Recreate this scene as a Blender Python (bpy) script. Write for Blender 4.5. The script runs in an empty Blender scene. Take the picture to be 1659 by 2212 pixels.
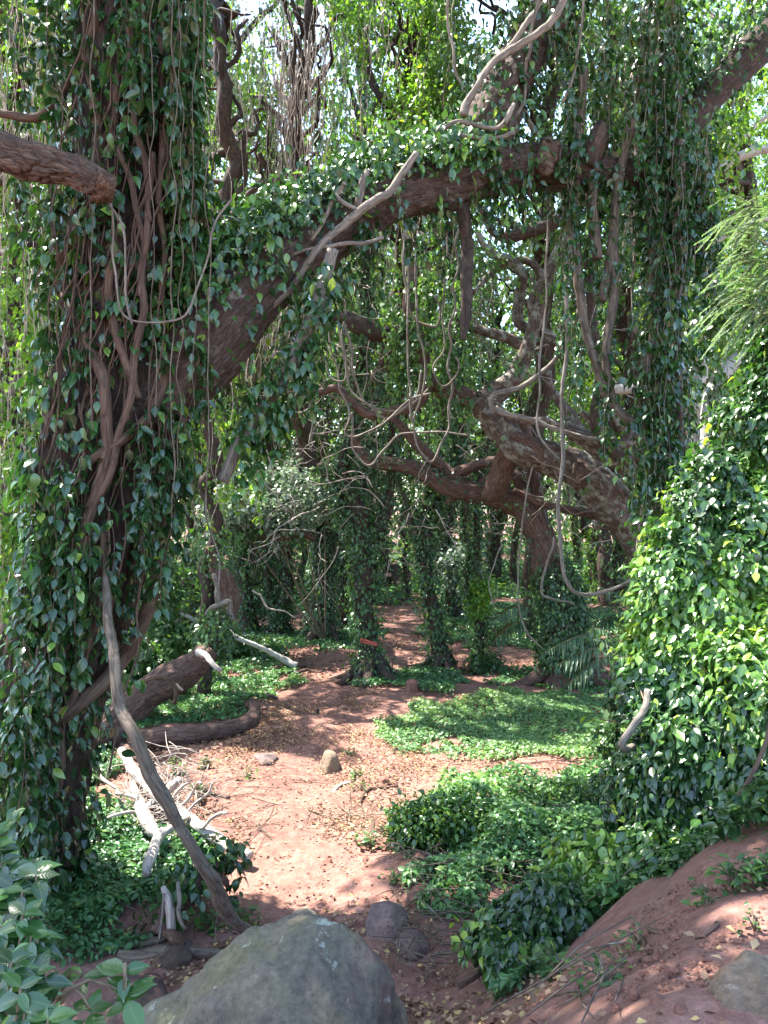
import bpy, math, random
import numpy as np
random.seed(5); R = np.random.default_rng(5)
S = bpy.context.scene; C = S.collection
# ---------------------------------------------------------------- camera frame of reference
W, FPX, CX, CY, EYE = 1659.0, 1670.0, 829.5, 1106.0, 2.9      # survey of the photograph: picture units, focal length, horizon, eye height
def A(*v): return np.array(v, dtype=float)
def P(px, py, d): return A((px-CX)/FPX*d, d, EYE-(py-CY)/FPX*d)
def smooth(a, b, x):
    t = np.clip((x-a)/(b-a), 0, 1); return t*t*(3-2*t)
def height(x, y):
    x = np.asarray(x, float); y = np.asarray(y, float)
    u = y-1.2*x
    h = 1.5*(1-smooth(0.9, 4.35, u))*(1-smooth(6.0, 9.5, y))
    h = h+0.05*np.sin(x*1.3+.4)*np.cos(y*.9+1)+0.025*np.sin(x*3.1+y*2.3)+0.012*np.sin(x*7.3-y*5.1+1)
    h = h+0.35*smooth(22, 45, y)+0.012*np.maximum(np.hypot(x, y)-60, 0)
    return h
def G(px, py, lift=0.0):
    dx = (px-CX)/FPX; dz = -(py-CY)/FPX
    lo = 1.0; d = 1.0
    while d < 120:
        if EYE+dz*d < height(dx*d, d)+lift: break
        lo = d; d += 0.05+d*.01
    hi = d
    for _ in range(25):
        m = (lo+hi)/2
        if EYE+dz*m < height(dx*m, m)+lift: hi = m
        else: lo = m
    return A(dx*hi, hi, float(height(dx*hi, hi)))
SUN = A(-0.37, 0.20, 0.90); SUN /= np.linalg.norm(SUN)
# ---------------------------------------------------------------- materials
def newmat(name):
    m = bpy.data.materials.new(name); m.use_nodes = True
    nt = m.node_tree; nt.nodes.clear(); return m, nt
def N(nt, t, **kw):
    n = nt.nodes.new(t)
    for k, v in kw.items():
        if k in n.inputs.keys(): n.inputs[k].default_value = v
        else: setattr(n, k, v)
    return n
def ramp(nt, stops, src, mode='LINEAR'):
    r = nt.nodes.new('ShaderNodeValToRGB'); e = r.color_ramp.elements; r.color_ramp.interpolation = mode
    while len(e) < len(stops): e.new(0.5)
    for i, (p, c) in enumerate(stops):
        e[i].position = p; e[i].color = (*c, 1) if len(c) == 3 else c
    nt.links.new(src, r.inputs[0]); return r.outputs[0]
def mixc(nt, f, a, b, mode='MIX'):
    m = nt.nodes.new('ShaderNodeMix'); m.data_type = 'RGBA'; m.blend_type = mode
    for s, v in ((m.inputs[0], f), (m.inputs[6], a), (m.inputs[7], b)):
        if hasattr(v, 'links'): nt.links.new(v, s)
        elif isinstance(v, (int, float)): s.default_value = v
        else: s.default_value = (*v, 1)
    return m.outputs[2]
def leafmat(name, stops, trans=0.35, rough=0.36, tgain=(1.5, 1.55, .7), spec=.5):
    m, nt = newmat(name); L = nt.links.new
    at = N(nt, 'ShaderNodeAttribute', attribute_name='rnd')
    c = ramp(nt, stops, at.outputs['Fac'])
    uv = N(nt, 'ShaderNodeAttribute', attribute_name='luv')
    sx = N(nt, 'ShaderNodeSeparateXYZ'); L(uv.outputs['Vector'], sx.inputs[0])
    ab = N(nt, 'ShaderNodeMath', operation='ABSOLUTE'); L(sx.outputs[0], ab.inputs[0])
    rib = ramp(nt, [(0, (1.0, 1.0, 1.0)), (.05, (0, 0, 0))], ab.outputs[0])
    # side veins
    k = N(nt, 'ShaderNodeMath', operation='MULTIPLY_ADD'); L(ab.outputs[0], k.inputs[0]); k.inputs[1].default_value = -.55; L(sx.outputs[1], k.inputs[2])
    w = N(nt, 'ShaderNodeMath', operation='MULTIPLY'); L(k.outputs[0], w.inputs[0]); w.inputs[1].default_value = 44
    sn = N(nt, 'ShaderNodeMath', operation='SINE'); L(w.outputs[0], sn.inputs[0])
    c2 = mixc(nt, .22, c, mixc(nt, rib, c, (.20, .28, .10)))
    b = N(nt, 'ShaderNodeBump', Strength=.06, Distance=.002); L(sn.outputs[0], b.inputs['Height'])
    p = N(nt, 'ShaderNodeBsdfPrincipled', Roughness=rough); p.inputs['Specular IOR Level'].default_value = spec
    L(c2, p.inputs['Base Color']); L(b.outputs[0], p.inputs['Normal'])
    t = N(nt, 'ShaderNodeBsdfTranslucent'); L(mixc(nt, 1.0, c, tgain, 'MULTIPLY'), t.inputs['Color'])
    mx = N(nt, 'ShaderNodeMixShader'); mx.inputs[0].default_value = trans
    L(p.outputs[0], mx.inputs[1]); L(t.outputs[0], mx.inputs[2])
    o = N(nt, 'ShaderNodeOutputMaterial'); L(mx.outputs[0], o.inputs[0]); return m
D1, D2, D3, YG = (.011, .038, .014), (.024, .074, .020), (.060, .145, .030), (.24, .34, .045)
M = {}
M['leaf_dark'] = leafmat('leaf_dark', [(0, D1), (.45, D2), (.85, D3), (.93, (.13, .26, .05)), (1, YG)], trans=.24, rough=.25, spec=.7)
M['leaf_bush'] = leafmat('leaf_bush', [(0, D1), (.35, D2), (.58, D3), (.72, (.15, .28, .05)), (1, (.29, .40, .055))], trans=.30, rough=.26, spec=.7)
M['leaf_mid'] = leafmat('leaf_mid', [(0, (.028, .070, .030)), (.5, (.056, .125, .042)), (.85, (.11, .21, .055)), (1, (.20, .30, .06))], trans=.36, rough=.36)
M['leaf_light'] = leafmat('leaf_light', [(0, (.055, .13, .03)), (.5, (.10, .22, .04)), (.9, (.17, .31, .05)), (1, (.36, .40, .05))], trans=.5, rough=.42, tgain=(1.7, 1.6, .6))
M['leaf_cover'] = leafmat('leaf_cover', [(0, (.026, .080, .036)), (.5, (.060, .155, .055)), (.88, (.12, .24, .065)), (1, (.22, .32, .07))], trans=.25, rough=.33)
M['leaf_ivy'] = leafmat('leaf_ivy', [(0, (.018, .052, .023)), (.5, (.038, .098, .036)), (.85, (.085, .18, .05)), (1, (.2, .30, .06))], trans=.25, rough=.33)
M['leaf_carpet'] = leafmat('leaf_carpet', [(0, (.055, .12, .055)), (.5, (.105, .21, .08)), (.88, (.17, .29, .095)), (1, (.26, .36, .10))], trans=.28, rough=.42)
M['leaf_grey'] = leafmat('leaf_grey', [(0, (.10, .15, .11)), (.6, (.17, .23, .16)), (1, (.26, .32, .22))], trans=.3, rough=.4, tgain=(1.1, 1.2, .9))
M['leaf_feather'] = leafmat('leaf_feather', [(0, (.08, .15, .09)), (1, (.17, .25, .15))], trans=.4, rough=.5)
M['palm'] = leafmat('palm', [(0, (.035, .085, .045)), (.85, (.07, .15, .07)), (1, (.16, .17, .10))], trans=.25, rough=.36)
M['litter'] = leafmat('litter', [(0, (.09, .042, .03)), (.4, (.18, .095, .06)), (.65, (.27, .16, .10)), (.88, (.36, .25, .15)), (1, (.50, .36, .13))], trans=.15, rough=.6, tgain=(1.2, 1, .8), spec=.3)
def barkmat(name, dark, mid, light, lichen=None, lich=.62, scale=1.0, bump=.9, zs=.22, stain=None):
    m, nt = newmat(name); L = nt.links.new
    at = N(nt, 'ShaderNodeAttribute', attribute_name='bark')
    mp = N(nt, 'ShaderNodeMapping'); mp.inputs['Scale'].default_value = (scale, scale, scale*zs); L(at.outputs['Vector'], mp.inputs[0])
    n1 = N(nt, 'ShaderNodeTexNoise', Scale=28, Detail=7, Roughness=.65); L(mp.outputs[0], n1.inputs[0])
    vo = N(nt, 'ShaderNodeTexVoronoi', Scale=34); vo.feature = 'DISTANCE_TO_EDGE'
    wv = N(nt, 'ShaderNodeTexNoise', Scale=9, Detail=3); L(mp.outputs[0], wv.inputs[0])
    L(mixc(nt, .12, mp.outputs[0], wv.outputs[1], 'ADD'), vo.inputs[0])
    n2 = N(nt, 'ShaderNodeTexNoise', Scale=3.5, Detail=5, Roughness=.6); L(at.outputs['Vector'], n2.inputs[0])
    c = ramp(nt, [(.25, dark), (.5, mid), (.75, light)], n1.outputs[0])
    crack = ramp(nt, [(0, (.35, .35, .35)), (.12, (1, 1, 1))], vo.outputs[0])
    c = mixc(nt, .8, c, mixc(nt, 1.0, c, crack, 'MULTIPLY'))
    if stain: c = mixc(nt, ramp(nt, [(.5, (0, 0, 0)), (.62, (1, 1, 1))], n2.outputs[0]), c, stain)
    if lichen:
        n3 = N(nt, 'ShaderNodeTexNoise', Scale=7, Detail=8, Roughness=.7); L(at.outputs['Vector'], n3.inputs[0])
        n4 = N(nt, 'ShaderNodeTexNoise', Scale=60, Detail=3, Roughness=.6); L(at.outputs['Vector'], n4.inputs[0])
        lc = mixc(nt, n4.outputs[0], lichen, tuple(v*.55 for v in lichen))
        c = mixc(nt, ramp(nt, [(1-lich-.05, (0, 0, 0)), (1-lich+.07, (1, 1, 1))], n3.outputs[0]), c, lc)
    hsum = mixc(nt, .5, n1.outputs[0], crack, 'MULTIPLY')
    b = N(nt, 'ShaderNodeBump', Strength=bump, Distance=.02); L(hsum, b.inputs['Height'])
    p = N(nt, 'ShaderNodeBsdfPrincipled', Roughness=.85); p.inputs['Specular IOR Level'].default_value = .25
    L(c, p.inputs['Base Color']); L(b.outputs[0], p.inputs['Normal'])
    o = N(nt, 'ShaderNodeOutputMaterial'); L(p.outputs[0], o.inputs[0]); return m
M['bark_red'] = barkmat('bark_red', (.036, .023, .018), (.085, .057, .046), (.155, .110, .09), lichen=(.34, .30, .26), lich=.36)
M['bark_log'] = barkmat('bark_log', (.045, .027, .021), (.122, .072, .056), (.22, .145, .12), lichen=(.33, .27, .23), lich=.33)
M['bark_lichen'] = barkmat('bark_lichen', (.05, .034, .027), (.115, .078, .062), (.20, .15, .12), lichen=(.34, .34, .29), lich=.46)
M['bark_trunk'] = barkmat('bark_trunk', (.018, .012, .010), (.042, .027, .021), (.085, .056, .043), lichen=(.25, .22, .19), lich=.33)
M['bark_pale'] = barkmat('bark_pale', (.20, .17, .15), (.33, .30, .27), (.44, .41, .37), lichen=(.52, .51, .47), lich=.55, bump=.5)
M['bark_dark'] = barkmat('bark_dark', (.025, .018, .014), (.06, .042, .033), (.12, .085, .068), lichen=(.2, .19, .16), lich=.36)
M['vine_tan'] = barkmat('vine_tan', (.055, .034, .024), (.105, .066, .046), (.165, .108, .076), bump=.4, zs=.1)
M['vine_grey'] = barkmat('vine_grey', (.10, .082, .066), (.20, .168, .136), (.30, .262, .215), bump=.4, zs=.15)
M['vine_dark'] = barkmat('vine_dark', (.07, .052, .038), (.13, .098, .072), (.20, .16, .12), lichen=(.3, .29, .25), lich=.36, bump=.4, zs=.15)
M['deadwood'] = barkmat('deadwood', (.27, .23, .19), (.42, .37, .32), (.54, .49, .44), bump=.5, zs=.12, stain=(.40, .29, .22))
M['rotten'] = barkmat('rotten', (.028, .019, .015), (.10, .066, .048), (.25, .17, .12), bump=1.2, zs=.13, scale=.8, stain=(.07, .045, .035))
M['heart'] = barkmat('heart', (.04, .022, .015), (.13, .072, .046), (.25, .155, .10), bump=1.2, zs=1)
M['stem'] = barkmat('stem', (.10, .075, .045), (.17, .13, .085), (.25, .20, .14), bump=.2)
M['twig'] = barkmat('twig', (.24, .19, .15), (.37, .31, .26), (.5, .44, .39), bump=.2)
def soilmat():
    m, nt = newmat('red_soil'); L = nt.links.new
    tc = N(nt, 'ShaderNodeNewGeometry')
    a = N(nt, 'ShaderNodeTexNoise', Scale=.9, Detail=8, Roughness=.65); L(tc.outputs['Position'], a.inputs[0])
    b = N(nt, 'ShaderNodeTexNoise', Scale=14, Detail=8, Roughness=.7); L(tc.outputs['Position'], b.inputs[0])
    d = N(nt, 'ShaderNodeTexNoise', Scale=70, Detail=4, Roughness=.7); L(tc.outputs['Position'], d.inputs[0])
    c = ramp(nt, [(.3, (.125, .058, .044)), (.5, (.225, .114, .089)), (.70, (.32, .184, .15))], b.outputs[0])
    c = mixc(nt, ramp(nt, [(.42, (0, 0, 0)), (.62, (.55, .55, .55))], a.outputs[0]), c, (.19, .112, .086))
    e2 = N(nt, 'ShaderNodeTexNoise', Scale=210, Detail=3, Roughness=.7); L(tc.outputs['Position'], e2.inputs[0])
    c = mixc(nt, .6, c, mixc(nt, 1, c, ramp(nt, [(.3, (.4, .4, .4)), (.7, (1.35, 1.35, 1.35))], e2.outputs[0]), 'MULTIPLY'))
    sp = ramp(nt, [(.58, (0, 0, 0)), (.66, (.6, .6, .6))], d.outputs[0])
    c = mixc(nt, sp, c, (.31, .18, .12))
    h = mixc(nt, .35, b.outputs[0], d.outputs[0])
    bp = N(nt, 'ShaderNodeBump', Strength=.8, Distance=.03); L(h, bp.inputs['Height'])
    p = N(nt, 'ShaderNodeBsdfPrincipled', Roughness=.95); p.inputs['Specular IOR Level'].default_value = .15
    L(c, p.inputs['Base Color']); L(bp.outputs[0], p.inputs['Normal'])
    o = N(nt, 'ShaderNodeOutputMaterial'); L(p.outputs[0], o.inputs[0]); return m
M['soil'] = soilmat()
def rockmat(name, base, alt, red, moss, lich):
    m, nt = newmat(name); L = nt.links.new
    tc = N(nt, 'ShaderNodeTexCoord'); ob = tc.outputs['Object']
    def ns(s, d=6, r=.6):
        n = N(nt, 'ShaderNodeTexNoise', Scale=s, Detail=d, Roughness=r); L(ob, n.inputs[0]); return n.outputs[0]
    n1, n2, n3, n4, n5 = ns(4), ns(2.3, 7, .65), ns(3.1, 6, .6), ns(38, 6, .7), ns(9, 8, .72)
    c = ramp(nt, [(.3, alt), (.65, base)], n1)
    c = mixc(nt, ramp(nt, [(.50, (0, 0, 0)), (.62, (.75, .75, .75))], n2), c, red)
    c = mixc(nt, ramp(nt, [(.48, (0, 0, 0)), (.60, (.7, .7, .7))], n3), c, moss)
    c = mixc(nt, .55, c, mixc(nt, 1, c, ramp(nt, [(.32, (.25, .25, .25)), (.68, (1.45, 1.45, 1.45))], n4), 'MULTIPLY'))
    c = mixc(nt, ramp(nt, [(.60, (0, 0, 0)), (.64, (.75, .75, .75))], n5), c, lich)
    bp = N(nt, 'ShaderNodeBump', Strength=1.0, Distance=.03); L(mixc(nt, .45, mixc(nt, .5, n4, n5), ns(120, 5, .75)), bp.inputs['Height'])
    p = N(nt, 'ShaderNodeBsdfPrincipled', Roughness=.85); p.inputs['Specular IOR Level'].default_value = .3
    L(c, p.inputs['Base Color']); L(bp.outputs[0], p.inputs['Normal'])
    o = N(nt, 'ShaderNodeOutputMaterial'); L(p.outputs[0], o.inputs[0]); return m
M['rock_green'] = rockmat('rock_green', (.215, .185, .135), (.115, .100, .080), (.24, .13, .105), (.155, .148, .075), (.42, .44, .36))
M['rock_tan'] = rockmat('rock_tan', (.31, .225, .155), (.18, .125, .088), (.29, .17, .115), (.24, .18, .105), (.40, .33, .25))
M['rock_purple'] = rockmat('rock_purple', (.25, .18, .16), (.15, .10, .095), (.28, .15, .12), (.19, .14, .12), (.36, .30, .28))
M['rock_red'] = rockmat('rock_red', (.30, .14, .10), (.2, .09, .065), (.33, .15, .10), (.25, .13, .09), (.38, .24, .19))
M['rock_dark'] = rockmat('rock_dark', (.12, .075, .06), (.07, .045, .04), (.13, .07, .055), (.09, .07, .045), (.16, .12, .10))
def plain(name, col, rough=.6):
    m, nt = newmat(name); L = nt.links.new
    tc = N(nt, 'ShaderNodeTexCoord'); n = N(nt, 'ShaderNodeTexNoise', Scale=18, Detail=6, Roughness=.7)
    mp = N(nt, 'ShaderNodeMapping'); mp.inputs['Scale'].default_value = (.25, 3, 3); L(tc.outputs['Object'], mp.inputs[0]); L(mp.outputs[0], n.inputs[0])
    c = ramp(nt, [(.3, tuple(v*.55 for v in col)), (.6, col), (.8, tuple(min(1, v*1.25) for v in col))], n.outputs[0])
    p = N(nt, 'ShaderNodeBsdfPrincipled', Roughness=rough); L(c, p.inputs['Base Color'])
    o = N(nt, 'ShaderNodeOutputMaterial'); L(p.outputs[0], o.inputs[0]); return m
M['sign_red'] = plain('sign_red', (.42, .085, .05)); M['sign_letter'] = plain('sign_letter', (.16, .02, .015)); M['sign_edge'] = plain('sign_edge', (.05, .018, .015))
M['sign_pink'] = plain('sign_pink', (.50, .26, .20)); M['feather_black'] = plain('feather_black', (.022, .02, .022)); M['bird_leg'] = plain('bird_leg', (.45, .34, .12))
# ---------------------------------------------------------------- object helpers
def base_of(o):
    v = np.zeros(3)
    while o is not None: v = v+np.array(o.location); o = o.parent
    return v
def props(o, label=None, cat=None, group=None, kind=None):
    for k, v in (('label', label), ('category', cat), ('group', group), ('kind', kind)):
        if v: o[k] = v
    return o
def thing(name, label, cat, loc, group=None):
    o = bpy.data.objects.new(name, None); C.objects.link(o); o.location = tuple(loc); o.empty_display_size = .2
    return props(o, label, cat, group)
def mesh(name, V, tris, mat, parent=None, loc=None, attrs=None, smoothed=True, quads=None):
    V = np.asarray(V, float)
    off = base_of(parent) if parent is not None else (np.asarray(loc, float) if loc is not None else np.zeros(3))
    me = bpy.data.meshes.new(name)
    me.vertices.add(len(V)); me.vertices.foreach_set('co', (V-off).astype(np.float32).ravel())
    nt_ = 0 if tris is None else len(tris); nq = 0 if quads is None else len(quads)
    idx = np.concatenate([np.asarray(tris, np.int32).ravel() if nt_ else np.zeros(0, np.int32), np.asarray(quads, np.int32).ravel() if nq else np.zeros(0, np.int32)])
    tot = np.concatenate([np.full(nt_, 3, np.int32), np.full(nq, 4, np.int32)])
    me.loops.add(len(idx)); me.loops.foreach_set('vertex_index', idx)
    me.polygons.add(len(tot)); me.polygons.foreach_set('loop_start', np.concatenate([[0], np.cumsum(tot)[:-1]]).astype(np.int32)); me.polygons.foreach_set('loop_total', tot)
    me.polygons.foreach_set('use_smooth', np.full(len(tot), smoothed, dtype=bool))
    for k, v in (attrs or {}).items():
        v = np.asarray(v, np.float32)
        a = me.attributes.new(k, 'FLOAT' if v.ndim == 1 else 'FLOAT_VECTOR', 'POINT')
        a.data.foreach_set('value' if v.ndim == 1 else 'vector', v.ravel())
    me.update(calc_edges=True); me.materials.append(M[mat] if isinstance(mat, str) else mat)
    ob = bpy.data.objects.new(name, me); C.objects.link(ob)
    if parent is not None: ob.parent = parent
    elif loc is not None: ob.location = tuple(loc)
    return ob
# ---- tubes
def resample(pts, rad, step):
    pts = np.asarray(pts, float); rad = np.asarray(rad, float)
    if len(pts) == 2: pts = np.array([pts[0], (pts[0]+pts[1])/2, pts[1]]); rad = np.array([rad[0], rad.mean(), rad[1]])
    p = np.vstack([2*pts[0]-pts[1], pts, 2*pts[-1]-pts[-2]]); r = np.concatenate([[rad[0]], rad, [rad[-1]]])
    O, Q = [], []
    for i in range(1, len(p)-2):
        n = max(2, int(np.linalg.norm(p[i+1]-p[i])/step))
        t = np.linspace(0, 1, n, endpoint=False)[:, None]
        O.append(.5*((2*p[i])+(-p[i-1]+p[i+1])*t+(2*p[i-1]-5*p[i]+4*p[i+1]-p[i+2])*t**2+(-p[i-1]+3*p[i]-3*p[i+1]+p[i+2])*t**3))
        Q.append(r[i]+(r[i+1]-r[i])*t[:, 0])
    O.append(p[-2:-1]); Q.append([r[-2]])
    return np.vstack(O), np.concatenate(Q)
def frames(p):
    T = np.gradient(p, axis=0); T /= np.linalg.norm(T, axis=1)[:, None]+1e-9
    U = np.zeros_like(p); u = np.cross(T[0], [0.3, .2, 1.]) if abs(T[0][2]) < .95 else np.cross(T[0], [0, 1., 0]); u /= np.linalg.norm(u)
    for i in range(len(p)):
        u = u-T[i]*np.dot(u, T[i]); u /= np.linalg.norm(u)+1e-9; U[i] = u
    return T, U, np.cross(T, U)
def plates(th, L, r, depth, sa, sl):
    na = max(5, int(2*math.pi*r/sa)); nl = max(2, int(L[-1]/sl)+2); g = R
    cx = (np.arange(na)[None]+g.uniform(-.42, .42, (nl, na))+.5*(np.arange(nl)%2)[:, None])/na*2*math.pi; cy = (np.arange(nl)[:, None]+g.uniform(-.45, .45, (nl, na)))*sl-sl*.5
    cx, cy, ch = cx.ravel(), cy.ravel(), g.uniform(-1, 1, nl*na); out = np.zeros((len(L), len(th))); s2 = sl/sa
    for i in range(len(L)):
        k = np.abs(cy-L[i]) < sl*1.9; dx = (th[:, None]+.25*np.sin(L[i]*9+th[:, None]*3)-cx[None, k]+math.pi) % (2*math.pi)-math.pi; dy = (L[i]-cy[k])[None]/s2
        d = np.hypot(dx*r, dy+.25*sa*np.sin(th[:, None]*7+L[i]*25)); o = np.argsort(d, 1)[:, :2]; a = np.take_along_axis(d, o, 1); e = np.clip((a[:, 1]-a[:, 0])/(sa*.30), 0, 1)
        out[i] = depth*(e*(1+.55*ch[k][o[:, 0]])-.8)
    return out
class Tubes:
    def __init__(s): s.V, s.B, s.Q, s.T, s.n = [], [], [], [], 0
    def add(s, pts, rad, seg=10, rough=.06, step=None, wob=0., flute=0., jag=0., plate=None):
        rad = np.asarray(rad, float); step = step or max(.02, float(rad.mean())*.7)
        p, r = resample(pts, rad, step); n = len(p)
        L = np.concatenate([[0], np.cumsum(np.linalg.norm(np.diff(p, axis=0), axis=1))])
        if wob:
            ph = R.uniform(0, 6.28, (3, 3)); f = R.uniform(3, 14, (3, 3))*.02/max(.02, .35*float(rad.mean())+.012)
            env = np.minimum(1, np.minimum(L, L[-1]-L)/(.15*L[-1]+1e-6))
            p = p+np.stack([sum(np.sin(L*f[a, k]+ph[a, k])/(k+1.) for k in range(3)) for a in range(3)], 1)*wob*env[:, None]
        T, U, V = frames(p); th = np.linspace(0, 2*math.pi, seg, endpoint=False)
        k = np.arange(1, 7)[:, None, None]; ph = R.uniform(0, 6.28, (6, 1, 1)); fr = R.uniform(-1, 1, (6, 1, 1))*4/max(.05, float(rad.mean())*2)
        dsp = (np.sin(k*th[None, None, :]+ph+fr*L[None, :, None])/np.sqrt(k)).sum(0)*rough*.6
        if flute:
            for kk in (5, 8, 11):
                dsp += flute*np.abs(np.sin(kk*.5*th[None, :]+R.uniform(0, 6)+.35*np.sin(L[:, None]*1.7+kk)+L[:, None]*.5))*.8-flute*.4
        rr = r[:, None]*(1+dsp)
        if plate: rr = rr+plates(th, L, float(rad.mean()), *plate)
        if jag: rr = rr*(1+jag*R.normal(0, 1, rr.shape))
        ring = p[:, None]+rr[..., None]*(np.cos(th)[None, :, None]*U[:, None]+np.sin(th)[None, :, None]*V[:, None])
        o = R.uniform(0, 50)
        bk = np.stack([rr*np.cos(th)+o, rr*np.sin(th)+o, np.broadcast_to(L[:, None], rr.shape)], -1)
        i = np.arange(n-1)[:, None]*seg; j = np.arange(seg)[None]; j2 = (j+1) % seg
        q = np.stack([i+j, i+j2, i+seg+j2, i+seg+j], -1).reshape(-1, 4)+s.n
        s.V += [ring.reshape(-1, 3), p[[0, -1]]]; s.B += [bk.reshape(-1, 3), np.array([[o, o, 0], [o, o, L[-1]]])]; s.Q.append(q)
        a, b = s.n+n*seg, s.n+n*seg+1; jj = np.arange(seg)
        s.T.append(np.stack([np.full(seg, a), s.n+(jj+1) % seg, s.n+jj], 1)); s.T.append(np.stack([np.full(seg, b), s.n+(n-1)*seg+jj, s.n+(n-1)*seg+(jj+1) % seg], 1))
        s.n += n*seg+2; return p, r
    def build(s, name, mat, parent=None, loc=None):
        return mesh(name, np.vstack(s.V), np.vstack(s.T), mat, parent, loc, {'bark': np.vstack(s.B)}, quads=np.vstack(s.Q))
def pth(lst, d=None):          # [(px, py, r_px, d)] -> world points and radii
    pts, rad = [], []
    for e in lst:
        dd = e[3] if len(e) > 3 else d
        pts.append(P(e[0], e[1], dd)); rad.append(e[2]/FPX*dd)
    return np.array(pts), np.array(rad)
def branch(name, lst, d, mat, parent=None, **k):
    t = Tubes(); pts, rad = pth(lst, d); p, r = t.add(pts, rad, **k)
    o = t.build(name, mat, parent, None if parent is not None else pts[0]); return o, p, r
# ---- leaves
def tmpl(rows, fold=.16, curl=-.22):
    V = [(0, 0, 0)]; F = []
    for (y, w) in rows:
        V += [(-w, y, fold*w*1.6+curl*y*y), (0, y, curl*y*y), (w, y, fold*w*1.6+curl*y*y)]
    V.append((0, 1, curl*1.15)); n = len(rows); tip = len(V)-1
    F += [(0, 2, 1), (0, 3, 2)]
    for i in range(n-1):
        a, b = 1+3*i, 4+3*i
        F += [(a, a+1, b+1), (a, b+1, b), (a+1, a+2, b+2), (a+1, b+2, b+1)]
    a = 1+3*(n-1); F += [(a, a+1, tip), (a+1, a+2, tip)]
    return np.array(V), np.array(F)
TN = tmpl([(.09, .12), (.26, .245), (.48, .275), (.70, .19), (.87, .075)], fold=.22, curl=-.26)
TM = tmpl([(.3, .34), (.65, .28)])
TF = (np.array([(0, 0, 0), (-.34, .45, .06), (0, 1, -.2), (.34, .45, .06)]), np.array([(0, 3, 2), (0, 2, 1)]))
TL = tmpl([(.25, .16), (.65, .15)], fold=.05, curl=-.15)
TPALM = tmpl([(.2, .055), (.6, .05)], fold=.3, curl=-.3)
def unit(v): return v/(np.linalg.norm(v, axis=-1, keepdims=True)+1e-9)
def rv(n, s=1.): return R.normal(0, s, (n, 3))
class Leaves:
    def __init__(s): s.p, s.a, s.n, s.s, s.r = [], [], [], [], []
    def add(s, p, a, n, size, rnd=None):
        k = len(p)
        if k == 0: return
        s.p.append(p); s.a.append(a); s.n.append(n)
        s.s.append(np.broadcast_to(size, (k,)) if np.ndim(size) == 0 else size)
        s.r.append(R.random(k) if rnd is None else np.clip(rnd, 0, 1))
    def gate(s):
        for i in range(len(s.p)):
            k = ~lit_mask(s.p[i])
            s.p[i], s.a[i], s.n[i], s.s[i], s.r[i] = s.p[i][k], s.a[i][k], s.n[i][k], s.s[i][k], s.r[i][k]
    def build(s, name, mat, parent=None, T=TM, loc=None, ground=False):
        p = np.vstack(s.p); a = unit(np.vstack(s.a)); n = np.vstack(s.n); sz = np.concatenate(s.s)*np.clip(R.normal(1, .24, len(p)), .42, 1.5); r = np.concatenate(s.r); r = np.where(R.random(len(p)) < .025, R.uniform(.9, 1, len(p)), r)
        x = unit(np.cross(a, n)); z = np.cross(x, a)
        tv, tf = T; k = len(tv)
        cz = R.uniform(.2, 1.7, len(p)); cw = R.uniform(.85, 1.12, len(p))
        V = p[:, None]+sz[:, None, None]*(tv[None, :, 0:1]*cw[:, None, None]*x[:, None]+tv[None, :, 1:2]*a[:, None]+tv[None, :, 2:3]*cz[:, None, None]*z[:, None])
        F = (tf[None]+np.arange(len(p))[:, None, None]*k).reshape(-1, 3)
        luv = np.broadcast_to(np.stack([tv[:, 0], tv[:, 1], tv[:, 1]*0], 1)[None], V.shape).reshape(-1, 3)
        return mesh(name, V.reshape(-1, 3), F, mat, parent, loc, {'rnd': np.repeat(r, k), 'luv': luv})
DOWN = A(0, 0, -1); UP = A(0, 0, 1)
def ivy(L, p, r, n, size, thick=.05, cl=4, spread=.06, droop=.9, up=0., tone=(0, 1)):
    """Leaves growing in small groups on the bark along a tube; up > 0 prefers the top side."""
    seglen = np.linalg.norm(np.diff(p, axis=0), axis=1); w = seglen*(.3*r.max()+r[1:]); w /= w.sum()
    m = max(1, n//cl); i = R.choice(len(w), m, p=w); T, U, V = frames(p); th = R.uniform(0, 2*math.pi, m)
    out = np.cos(th)[:, None]*U[i]+np.sin(th)[:, None]*V[i]
    if up:
        keep = R.random(m) < np.clip((.5 if up < 1.5 else .08)+up*out[:, 2], .02, 1); i, out = i[keep], out[keep]; m = len(i)
    c = p[i]+out*(r[i]*1.02+np.abs(R.normal(0, thick, m)))[:, None]
    c = np.repeat(c, cl, 0)+rv(m*cl, spread); o = np.repeat(out, cl, 0)
    d = c-np.repeat(p[i], cl, 0); L_ = np.linalg.norm(d, axis=1, keepdims=True); rr = np.repeat(r[i], cl)[:, None]
    c = np.where(L_ < rr, np.repeat(p[i], cl, 0)+d/(L_+1e-9)*rr*1.03, c)
    tn = np.repeat(R.uniform(*tone, m), cl)*.75+R.uniform(0, .25, m*cl)
    L.add(c, DOWN*droop+o*.45+rv(m*cl, .45), o+UP*.45+rv(m*cl, .4), size, tn)
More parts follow.
